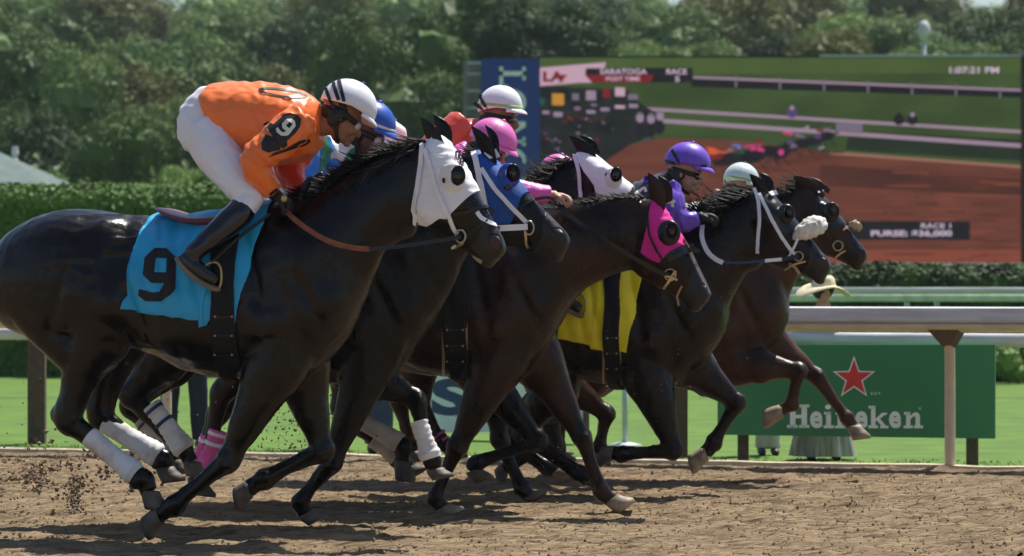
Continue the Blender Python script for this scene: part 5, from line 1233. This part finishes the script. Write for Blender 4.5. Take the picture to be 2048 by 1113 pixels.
# clock-maker's tower panel left of the screen
M['bannerblue'] = mat('royal_blue_panel', (.008, .045, .27), .5, var=.08); M['bannertxt'] = mat('pale_banner_lettering', (.82, .88, .90), .5)
bn = empty('vertical_banner', (P(1020, 600, SY - .5).x, SY - .5, 0), 'tall royal blue panel with pale letters reading downwards, left of the screen', 'sign')
slab(963, 118, 1080, 640, SY - .5, .6, M['bannerblue'], 'panel', bn)
T_ = []; bY_ = SY - .51
def rcb(x0, y0, x1, y1): T_.append(poly_px([(x0, y0), (x1, y0), (x1, y1), (x0, y1)], bY_))
rcb(999, 143, 1051, 152); rcb(1045, 134, 1051, 161); rcb(999, 134, 1006, 176); rcb(1006, 171, 1014, 176)
o1, o2 = ell(1025, 205, 27, 26, 0, 28), ell(1025, 205, 21, 14, 0, 28)
T_.append(([P(x, y, bY_) for x, y in o1 + o2], [(i, i + 28, (i + 1) % 28 + 28, (i + 1) % 28) for i in range(28)]))
rcb(999, 244, 1051, 249); rcb(999, 281, 1051, 286); T_.append(poly_px([(1051, 244), (1051, 254), (999, 286), (999, 276)], SY - .513)); rcb(999, 240, 1005, 255); rcb(1045, 275, 1051, 292)
o1, o2 = ell(1025, 322, 27, 25, 0, 28), ell(1025, 322, 21, 14, 0, 28)
T_.append(([P(x, y, bY_) for x, y in o1 + o2], [(i, i + 28, (i + 1) % 28 + 28, (i + 1) % 28) for i in range(28) if not (1 <= i <= 4)])); rcb(1002, 334, 1024, 342)
rcb(999, 362, 1051, 370); rcb(999, 356, 1005, 376); rcb(1045, 356, 1051, 376)
for g_ in (T_[:4], T_[4:5], T_[5:10], T_[10:12], T_[12:]): mk('letter', merge(*g_), M['bannertxt'], bn, smooth=False)
tw = empty('steel_truss', (P(940, 600, SY).x, SY + .3, 0), 'grey steel truss standing left of the royal blue panel', 'truss')
for x in (926, 955): slab(x, 122, x + 9, 640, SY, .15, M['steel'], 'upright', tw)
slab(934, 122, 956, 640, SY + .3, .1, M['steel'], 'back_plate', tw)
for y in (124, 146, 180, 214, 250, 290, 330): slab(935, y, 962, y + 4, SY - .1, .1, M['greyblue'], 'rung', tw)
# ------------------------------------------------------------------ foliage
def leaf_mat(name, c1, c2, tr=.16):
    m = bpy.data.materials.new(name); m.use_nodes = True; n = m.node_tree.nodes; l = m.node_tree.links; b = n['Principled BSDF']
    oi = n.new('ShaderNodeObjectInfo'); tc = n.new('ShaderNodeTexCoord'); nz = n.new('ShaderNodeTexNoise'); nz.inputs['Scale'].default_value = 2.2; nz.inputs['Detail'].default_value = 5
    l.new(tc.outputs['Object'], nz.inputs['Vector']); ad = n.new('ShaderNodeMath'); ad.operation = 'ADD'; sb = n.new('ShaderNodeMath'); sb.operation = 'MULTIPLY'; sb.inputs[1].default_value = .75
    l.new(oi.outputs['Random'], sb.inputs[0]); l.new(sb.outputs[0], ad.inputs[0]); l.new(nz.outputs[0], ad.inputs[1])
    r = n.new('ShaderNodeValToRGB'); r.color_ramp.elements[0].position = .42; r.color_ramp.elements[1].position = 1.2
    r.color_ramp.elements[0].color = (*c1, 1); r.color_ramp.elements[1].color = (*c2, 1); l.new(ad.outputs[0], r.inputs[0])
    l.new(r.outputs[0], b.inputs['Base Color']); b.inputs['Roughness'].default_value = .6; b.inputs['Specular IOR Level'].default_value = .3
    t = n.new('ShaderNodeBsdfTranslucent'); l.new(r.outputs[0], t.inputs[0]); mx = n.new('ShaderNodeMixShader'); mx.inputs[0].default_value = tr
    l.new(b.outputs[0], mx.inputs[1]); l.new(t.outputs[0], mx.inputs[2]); l.new(mx.outputs[0], n['Material Output'].inputs[0]); return m
M['leafd'] = leaf_mat('dark_leaves', (.022, .055, .009), (.070, .135, .020)); M['leafm'] = leaf_mat('mid_leaves', (.065, .130, .030), (.15, .24, .060))
M['leafl'] = leaf_mat('light_leaves', (.10, .20, .042), (.21, .32, .08)); M['leafo'] = leaf_mat('olive_leaves', (.10, .125, .030), (.165, .18, .050))
M['bark'] = mat('bark', (.09, .065, .05), .9, var=.3, vs=6, bump=.02, bs=8); M['hedge'] = leaf_mat('hedge_leaves', (.015, .038, .006), (.095, .20, .024), .04)
def leaf(V, F, c, n_, s, rnd):
    t = n_.cross(Vector((rnd.gauss(0, 1), rnd.gauss(0, 1), rnd.gauss(0, 1))))
    if t.length < 1e-5: return
    t.normalize(); u = n_.cross(t).normalized(); k = len(V); b = n_ * s * .25
    V += [c - t * s, c - u * s * .6 + b, c + t * s, c + u * s * .6 + b]; F += [(k, k + 1, k + 2), (k, k + 2, k + 3)]
def crown(seed, nleaf, ls, ax=(1, 1, 1), nb=16):
    """unit crown: many lumpy boughs, leaves spread through their shells, uneven outline"""
    rnd = random.Random(seed); V = []; F = []; bl = []
    for i in range(nb):
        a_ = rnd.uniform(0, 6.283); z = rnd.uniform(-.75, .9); rr = math.sqrt(max(0, 1 - z * z)) * rnd.uniform(.35, .78)
        bl.append((Vector((rr * math.cos(a_) * ax[0], rr * math.sin(a_) * ax[1], z * .8 * ax[2])), rnd.uniform(.24, .46)))
    bl.append((Vector((0, 0, 0)), .62))
    sub = []
    for c, r in bl:
        for j in range(int(16 * r / .35)):
            d = Vector((rnd.gauss(0, 1), rnd.gauss(0, 1), rnd.gauss(.25, 1))).normalized(); sub.append((c + d * r * rnd.uniform(.75, 1.0), rnd.uniform(.11, .22)))
    for c, r in bl:      # opaque inner foliage
        VF = ball(c, (Vector((r * .82, 0, 0)), Vector((0, r * .82, 0)), Vector((0, 0, r * .74))), 14, 9)
        v = [p + (p - c).normalized() * .10 * r / .35 * noise.noise(p * 7) for p in VF[0]]; V2, F2 = merge((V, F), (v, VF[1])); V, F = V2, F2
    per = nleaf // len(sub)
    for c, r in sub:
        for j in range(per):
            d = Vector((rnd.gauss(0, 1), rnd.gauss(0, 1), rnd.gauss(.15, 1))).normalized(); nn = (d + Vector((rnd.gauss(0, .28), rnd.gauss(0, .28), rnd.gauss(.2, .28)))).normalized()
            leaf(V, F, c + d * r * rnd.uniform(.78, 1.08), nn, ls * rnd.uniform(.6, 1.3), rnd)
    return V, F
def trunk_vf(h, r, seed):
    rnd = random.Random(seed); L = [tube3([Vector((0, 0, 0)), Vector((.1, 0, h * .4)), Vector((-.05, .05, h * .8)), Vector((0, 0, h))], [r * 1.4, r, r * .7, r * .3], 10, sub=3)]
    for i in range(6):
        a_ = i * 1.05 + rnd.uniform(-.3, .3); z = h * rnd.uniform(.55, .85); e_ = Vector((math.cos(a_) * .45, math.sin(a_) * .45, z + .35)); L.append(tube3([Vector((0, 0, z - .1)), (e_ + Vector((0, 0, z))) / 2, e_], [r * .5, r * .3, r * .12], 6, sub=2))
    return merge(*L)
protos = {}
def tree(kind, px, topy, Y, rad, label, leafm, group='trees on the slope behind the course', zr=1.0, sq=1.0, gz=0):
    """crown of radius rad (m) with its top at photo row topy"""
    top = P(px, topy, Y); cz = top.z - rad * zr * .98
    if kind not in protos:
        sd, nl, ls, ax = kinds[kind]
        me = bpy.data.meshes.new('crown'); cv, cf = crown(sd, nl, ls, ax); me.from_pydata([tuple(v) for v in cv], [], cf)
        tm = bpy.data.meshes.new('trunk'); tv, tf = trunk_vf(1.0, .045, sd); tm.from_pydata([tuple(v) for v in tv], [], tf); tm.materials.append(M['bark'])
        protos[kind] = (me, tm)
    me, tm = protos[kind]
    if (kind, leafm) not in protos:
        m2 = me.copy() if me.materials else me; m2.materials.clear(); m2.materials.append(M[leafm]); protos[(kind, leafm)] = m2
    me = protos[(kind, leafm)]
    r = empty('tree', (top.x, Y, gz), label, 'tree', group); rz = random.Random(int(px * 7 + Y)).uniform(0, 6.28)
    c = bpy.data.objects.new('crown', me); S.collection.objects.link(c); c.parent = r; c.location = (0, 0, cz - gz); c.scale = (rad * sq, rad * sq, rad * zr); c.rotation_euler = (0, 0, rz)
    t = bpy.data.objects.new('trunk', tm); S.collection.objects.link(t); t.parent = r; t.scale = (rad * .9, rad * .9, max(1, cz - gz))
    return r
kinds = {'a': (1, 22000, .029, (1, 1, 1)), 'b': (2, 22000, .029, (1.1, 1, .9)), 'c': (3, 22000, .028, (.85, .85, 1.15)), 'd': (4, 22000, .031, (1, 1, .8)), 'big': (9, 80000, .019, (1, 1, .85))}
rnd = random.Random(21)
def hill_z(x, Y): return max(0, (Y - 95) * .062) if Y > 95 else 0
big = tree('big', 800, -20, 96, 3.3, 'big dark green tree left of centre behind the jockeys, beside the grey truss', 'leafd', group='large dark trees behind the screen', zr=1.35)
tree('big', 1075, -26, 98, 2.9, 'big dark green tree rising behind the royal blue panel and the video screen', 'leafd', group='large dark trees behind the screen', zr=1.1)
tree('big', 945, -60, 101, 3.0, 'tallest dark green tree of the clump, between the other two big dark ones', 'leafd', group='large dark trees behind the screen', zr=1.2)
row = [('c', 25, 70, 100, 2.6, 'leafm', 1.35, 'olive green tree at the far left above the grey green roof'), ('a', 250, 112, 104, 2.5, 'leafo', 1.2, 'yellowish olive tree in the left middle, above the hedge'),
       ('b', 440, 85, 108, 2.8, 'leafm', 1.3, 'mid green tree above the back of the jockey in orange'), ('d', 590, 105, 110, 2.4, 'leafo', 1.25, 'olive tree just left of the big dark trees'),
       ('c', 135, 130, 96, 1.9, 'leafm', 1.3, 'slim green tree between the two olive ones at left'), ('a', 350, 190, 92, 1.9, 'leafm', 1.1, 'lower green tree behind the lit bush at left'), ('b', 80, 230, 90, 1.8, 'leafd', 1.1, 'low dark tree over the grey green roof'),
       ('d', 500, 220, 92, 1.9, 'leafd', 1.1, 'low dark tree behind the breeches of the jockey in orange'), ('a', 640, 240, 94, 1.8, 'leafo', 1.1, 'low olive tree behind the white cap of the jockey in orange'), ('c', 220, 250, 86, 1.7, 'leafd', 1.1, 'low dark tree above the middle of the left hedge'),
       ('d', 385, 308, 70, 1.05, 'leafl', 1.0, 'rounded light green bush just above the hedge behind the orange jacket'), ('b', 70, 338, 62, .55, 'leafl', .9, 'small light green bush beside the grey green roof')]
for k_, px, ty, Y, rd, lm, zr, lb in row: tree(k_, px, ty, Y, rd, lb, lm, zr=zr)
row2 = [(-60, 20, 130), (70, 8, 140), (200, -8, 150), (330, 30, 142), (455, 5, 148), (590, 25, 140), (690, -15, 152), (1240, -5, 128), (1330, 4, 122), (1450, 10, 140), (1580, 15, 146), (1700, 2, 138), (1830, 20, 134), (1960, 24, 130), (2090, 10, 140),
        (1270, 60, 112), (1400, 75, 110), (1540, 70, 114), (1660, 80, 108), (1780, 78, 112), (1900, 84, 108), (2020, 72, 110), (1490, 30, 124), (1880, 50, 120), (1200, 40, 118)]
for i, (px, ty, Y) in enumerate(row2):
    near = ['left of centre' if px < 700 else 'above the video screen'][0]
    tree('abcd'[i % 4], px, ty, Y, rnd.uniform(2.6, 3.6) * (1 if px < 1000 or Y > 120 else .62), '%s tree on the slope, %s' % (['mid green', 'pale green', 'olive', 'deep green'][(i * 7) % 4], near) + ', %s' % (['rounded crown', 'ragged crown', 'tall crown', 'broad crown'][i % 4]),
         ['leafm', 'leafl', 'leafo', 'leafd'][(i * 7) % 4], zr=rnd.uniform(1.0, 1.3), gz=hill_z(0, Y))
row3 = [(x + rnd.uniform(-20, 20), (-30 if not (230 < x < 360 or x > 1880) else 6) + rnd.uniform(-6, 8), 185 + rnd.uniform(-12, 12)) for x in range(-60, 2140, 100)]
for i, (px, ty, Y) in enumerate(row3):
    tree('badc'[i % 4], px, ty, Y, rnd.uniform(3.2, 4.2), 'far hazy green tree on the skyline, number-less row along the ridge'.replace(', number-less row along', ' of') + (' at left' if px < 700 else ' in the middle' if px < 1300 else ' at right'), ['leafm', 'leafl', 'leafm', 'leafo'][i % 4],
         group='trees along the ridge', gz=hill_z(0, Y))
# wooded slope under the trees
M['slope'] = mat('dark_undergrowth', (.030, .050, .018), .95, col2=(.018, .032, .010), vs=.35, bump=.3, bs=1)  # two dark green tones mixed by noise
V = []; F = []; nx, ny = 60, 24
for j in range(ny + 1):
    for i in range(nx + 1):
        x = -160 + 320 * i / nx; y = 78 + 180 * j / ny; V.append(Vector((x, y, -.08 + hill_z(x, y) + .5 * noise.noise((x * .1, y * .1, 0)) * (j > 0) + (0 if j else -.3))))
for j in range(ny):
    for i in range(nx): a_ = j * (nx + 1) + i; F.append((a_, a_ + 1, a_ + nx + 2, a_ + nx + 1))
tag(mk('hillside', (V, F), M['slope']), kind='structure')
# understory thicket filling between trunks
rnd = random.Random(8); V = []; F = []
for i in range(42000):
    px = rnd.uniform(-150, 2200); Y = rnd.uniform(82, 128); z = hill_z(0, Y) + rnd.uniform(0, 4.6) * rnd.random() ** .5 * (1 if px < 900 else .55)
    x = (px - 1024) * Y / FPX; z += .9 * noise.noise((x * .5, Y * .3, 2)); nn = Vector((rnd.gauss(0, .6), -1 + rnd.gauss(0, .5), rnd.gauss(.5, .6))).normalized(); leaf(V, F, Vector((x, Y, z)), nn, rnd.uniform(.10, .22), rnd)
tag(mk('undergrowth', (V, F), M['leafd'], smooth=False), kind='stuff')
# hedges
def hedge(name, x0, x1, Y, top, dep, label, n, seed):
    rnd = random.Random(seed); V = []; F = []; R = []
    N = 90
    for i in range(N + 1):
        x = x0 + (x1 - x0) * i / N; t = top + .07 * noise.noise((x * .7, 0, seed)); r = []
        for dy, z in [(0, -.05), (-.02, t * .5), (.0, t - .30), (.14, t - .09), (.5, t - .02), (dep, t - .04), (dep, -.05)]: r.append(Vector((x, Y + .10 + dy + .06 * noise.noise((x * 1.5, z * 1.5, seed)), z - .04)))
        R.append(r)
    VF = rings(R); V, F = list(VF[0]), list(VF[1])
    for i in range(n):
        x = rnd.uniform(x0, x1); t = top + .07 * noise.noise((x * .7, 0, seed))
        if rnd.random() < .36: u = rnd.random(); z = t - .30 * (1 - u) ** 2; y = Y + .5 * u; nn = Vector((0, -(1 - u) * .9, .3 + u))
        else: z = rnd.uniform(0, t - .2); y = Y + .05; nn = Vector((0, -1, -.12))
        y += rnd.gauss(0, .035) + .06 * noise.noise((x * 1.5, z * 1.5, seed)); nn = (nn + Vector((rnd.gauss(0, .35), rnd.gauss(0, .3), rnd.gauss(0, .25)))).normalized(); leaf(V, F, Vector((x, y, z + rnd.gauss(0, .02))), nn, rnd.uniform(.03, .065), rnd)
    o = mk(name, (V, F), M['hedge'], smooth=False); return tag(o, label, 'hedge')
hedge('hedge', P(-160, 0, 47).x, P(700, 0, 47).x, 47, 2.66, 1.6, 'tall clipped dark hedge with a sunlit top, behind the number 9 horse', 60000, 1)
hedge('hedge', P(702, 0, 44).x, P(2250, 0, 44).x, 44, 1.50, 1.3, 'low clipped hedge below the video screen and behind the pale green rail', 60000, 2)
# light shrub growing at the foot of the low hedge, far right
V, F = crown(31, 1600, .07, (1, .7, 1), nb=7); c = P(2012, 755, 43); s_ = .35
tag(mk('shrub', ([Vector((c.x, 43, .30)) + v * s_ for v in V], F), M['leafl'], smooth=False), 'small light green shrub at the foot of the low hedge, right of the green board', 'shrub')
V, F = crown(32, 1600, .07, (1, .7, 1), nb=7); c = P(100, 720, 46)
tag(mk('shrub', ([Vector((c.x, 46, .40)) + v * .42 for v in V], F), M['leafl'], smooth=False), 'small pale shrub at the foot of the tall hedge at left', 'shrub')
# ------------------------------------------------------------------ small buildings, tent, lamps
M['roof'] = mat('grey_green_shingle', (.11, .16, .15), .8, var=.25, vs=3, stretch=(1, 1, 6), bump=.02); M['wallp'] = mat('painted_board_wall', (.42, .44, .40), .7)
hs = empty('pavilion', (P(-60, 600, 58).x, 59, 0), 'low pavilion with a grey green hipped roof at the left edge, behind the hedge', 'building')
a_, b_, c_, d_ = P(-220, 372, 56), P(100, 374, 56), P(-12, 300, 60), P(-220, 300, 60)
e_ = Vector((b_.x, 64, b_.z)); f_ = Vector((a_.x, 64, a_.z))
mk('roof', ([a_, b_, c_, d_, e_, f_], [(0, 1, 2, 3), (1, 4, 2), (2, 4, 5, 3), (0, 3, 5), (0, 5, 4, 1)]), M['roof'], hs, smooth=False)
mk('wall', box(((a_.x + b_.x) / 2, 60, a_.z / 2 - .02), (b_.x - a_.x - .4, 7, a_.z)), M['wallp'], hs, smooth=False)
M['tent'] = mat('white_tent_canvas', (.66, .66, .66), .7)
tn = empty('tent', (P(760, 600, 60).x, 60, 0), 'white tent top seen beyond the blue cap', 'tent')
ap = P(752, 258, 60); z0 = P(0, 320, 60).z; cs = [Vector((ap.x - .9, 59.2, z0)), Vector((ap.x + .9, 59.2, z0)), Vector((ap.x + .9, 60.8, z0)), Vector((ap.x - .9, 60.8, z0))]
mk('canopy', (cs + [ap] + [v - Vector((0, 0, .22)) for v in cs], [(0, 1, 4), (1, 2, 4), (2, 3, 4), (3, 0, 4), (0, 5, 6, 1), (1, 6, 7, 2), (2, 7, 8, 3), (3, 8, 5, 0), (5, 8, 7, 6)]), M['tent'], tn, smooth=False)
for v in cs: mk('pole', tube3([Vector((v.x * 1, v.y, 0)), Vector((v.x, v.y, z0 - .1))], .03, 8, sub=1), M['greyblue'], tn)
c = P(787, 238, 59); tag(mk('flag_pole', tube3([Vector((c.x, 59, 0)), Vector((c.x, 59, c.z))], .035, 10, sub=1), M['railp'], None), 'short pale pole standing up beside the white tent top', 'pole')
def lamp(px, y0, y1, Y, label):
    c = P(px, y0, Y); r_ = .09 * 2; lp = empty('street_lamp', (c.x, Y, 0), label, 'lamp', 'white lamps among the trees')
    gz = P(px, (y0 + y1) / 2, Y).z; h_ = (P(0, y0, Y).z - P(0, y1, Y).z) / 2
    mk('globe', tube3([Vector((c.x, Y, gz + h_ * k)) for k in (1.0, .95, .6, 0, -.5, -.9, -1)], [.02, .06, h_ * .48, h_ * .62, h_ * .48, h_ * .22, h_ * .15], 18, sub=3), M['tent'], lp)
    mk('pole', tube3([Vector((c.x, Y, 0)), Vector((c.x, Y, gz - h_ * .9))], .05, 10, sub=1), M['greyblue'], lp)
lamp(1848, 42, 84, 88, 'white street lamp standing above the right part of the video screen'); lamp(30, 294, 318, 62, 'white lamp globe just above the grey green roof at the left edge')
# ------------------------------------------------------------------ bystanders on the grass
M['jeans'] = mat('blue_jeans', (.035, .06, .13), .8, var=.2, vs=14); M['navytr'] = mat('dark_navy_trousers', (.010, .016, .035), .8); M['dress'] = mat('pale_grey_pleated_dress', (.46, .43, .47), .8, col2=(.28, .22, .22), vs=7, stretch=(5, 5, .3))
M['straw'] = mat('straw_hat', (.72, .64, .42), .8, var=.12, vs=30); M['creamtr'] = mat('cream_trousers', (.52, .50, .46), .8); M['shoe'] = mat('dark_shoe', (.02, .02, .02), .5); M['greyshirt'] = mat('grey_shirt', (.22, .24, .27), .8)
def stander(px, Y, H, label, shirt, legs, skirt=None, hat=None, facing=1, spread=.12, skin='skin3', bend=0, legpx=None):
    g = P(px, 600, Y); g = Vector((g.x, Y, -.01)); k = H / 1.72; W = lambda x, y, z: g + Vector((x, y, z)) * k; root = empty('person', g, label, 'person')
    sp = spread; b = []
    for sg in (-1, 1): b.append(tube3([W(sg * .06, 0, .92), W(sg * sp * .8, 0, .50), W(sg * sp, 0, .10)], [.085 * k, .058 * k, .04 * k], 12, sub=3)); b.append(tube3([W(sg * sp, .03, .05), W(sg * sp + .02 * facing, -.12, .03)], [.04 * k, .03 * k], 10, sub=1))
    b.append(tube3([W(0, 0, .88), W(0, 0, 1.1), W(.0 + bend * .1, -.02, 1.38), W(bend * .14, -.03, 1.46), W(bend * .16, -.03, 1.54)], [.13 * k, .115 * k, .13 * k, .06 * k, .05 * k], 14, lat=(1, 0, 0), lf=1.25, sub=3))
    arms_ = []
    for sg in (-1, 1): arms_.append([W(sg * .17 + bend * .1, -.02, 1.40), W(sg * .24 + bend * .08, -.02, 1.14), W(sg * .16, -.20, 1.05 if facing else .95)])
    for a_ in arms_: b.append(tube3(a_, [.048 * k, .038 * k, .026 * k], 10, sub=3)); b.append(ball(a_[-1] + Vector((0, -.04, 0)), (Vector((.025, 0, 0)), Vector((0, .05, 0)), Vector((0, 0, .035)))))
    class FF: pass
    ff = FF(); ff.h = Vector((.3 * facing, -.95, 0)).normalized(); ff.n = Vector((.95, .3 * facing, 0)).normalized()
    hp, HW, fr = head_parts(ff, W(bend * .17, -.05, 1.62), 8, k * .95); b += hp
    mk('body', remesh(b, .014, 2, .4), M[skin], root); mk('hair', ball(HW(-.025, 0, .03), (fr[0] * .088, fr[1] * .085, fr[2] * .10)), M['hair'], root)
    sh = [tube3([W(0, 0, .92), W(0, 0, 1.1), W(bend * .1, -.02, 1.38), W(bend * .13, -.03, 1.45)], [.15 * k, .135 * k, .15 * k, .07 * k], 14, lat=(1, 0, 0), lf=1.25, sub=3)] + [tube3(a_[:2], [.058 * k, .05 * k], 10, sub=2) for a_ in arms_]
    mk('shirt', remesh(sh, .014, 2, .4, lambda v: .006 * fbm(v, 12)), M[shirt], root)
    if skirt:
        R = []
        for i in range(13):
            u = i / 12; z = 1.0 - .96 * u; R.append([W((.15 + .16 * u ** 1.3) * math.cos(t) * (1 + .07 * u * math.sin(t * 9)), (.12 + .13 * u) * math.sin(t) * (1 + .07 * u * math.sin(t * 9)), z) for t in [2 * math.pi * j / 72 for j in range(72)]])
        mk('dress', rings(R, cap=False), M[skirt], root)
    else:
        tr_ = [tube3([W(0, 0, 1.0), W(0, 0, .86)], [.15 * k, .15 * k], 14, lat=(1, 0, 0), lf=1.2, sub=1)] + [tube3([W(sg * .07, 0, .92), W(sg * sp * .8, 0, .50), W(sg * sp, 0, .07)], [.10 * k, .078 * k, .068 * k], 12, sub=3) for sg in (-1, 1)]
        mk('trousers', remesh(tr_, .014, 2, .4, lambda v: .005 * fbm(v, 12)), M[legs], root)
    for sg in (-1, 1): mk('shoe', tube3([W(sg * sp, .05, .045), W(sg * sp, -.06, .04), W(sg * sp + .01 * facing, -.17, .025)], [.042 * k, .045 * k, .025 * k], 10, sub=2), M['shoe'], root)
    if hat:
        R = []
        for r_, z in [(.02, .150), (.07, .145), (.10, .12), (.112, .065), (.12, .045), (.19, .040), (.262, .035), (.264, .025), (.19, .03), (.115, .035), (.10, .05)]:
            R.append([HW(r_ * math.cos(t) * 1.0, r_ * math.sin(t) * 1.05, z - (((r_ - .13) / .13) * .10 * abs(math.sin(t)) ** 1.6 - .03 * max(0, math.cos(t)) if r_ > .15 else 0)) for t in [2 * math.pi * j / 36 for j in range(36)]])
        mk('hat', rings(R), M['straw'], root)
    return root
stander(1646, 23.9, 1.285, 'woman in a wide straw hat and long pale dress, standing behind the green board', 'dress', 'dress', skirt='dress', hat=True)
stander(1536, 24.6, 1.20, 'person in cream trousers whose legs show under the left of the green board', 'creamtr', 'creamtr', spread=.07)
stander(368, 25.6, 1.70, 'person in dark navy trousers standing on the grass behind the number 9 horse', 'greyshirt', 'navytr', spread=.13)
stander(758, 24.9, 1.60, 'person in blue jeans standing on the grass behind the second horse', 'greyshirt', 'jeans', spread=.05)

# ------------------------------------------------------------------ air
hz = bpy.data.materials.new('air'); hz.use_nodes = True; n = hz.node_tree.nodes; n.remove(n['Principled BSDF'])
pv = n.new('ShaderNodeVolumePrincipled'); pv.inputs['Color'].default_value = (.80, .88, 1, 1); pv.inputs['Density'].default_value = .00028
hz.node_tree.links.new(pv.outputs[0], n['Material Output'].inputs['Volume'])
tag(mk('haze', box((0, 300, 10.5), (2200, 1300, 24)), hz, smooth=False), kind='stuff')
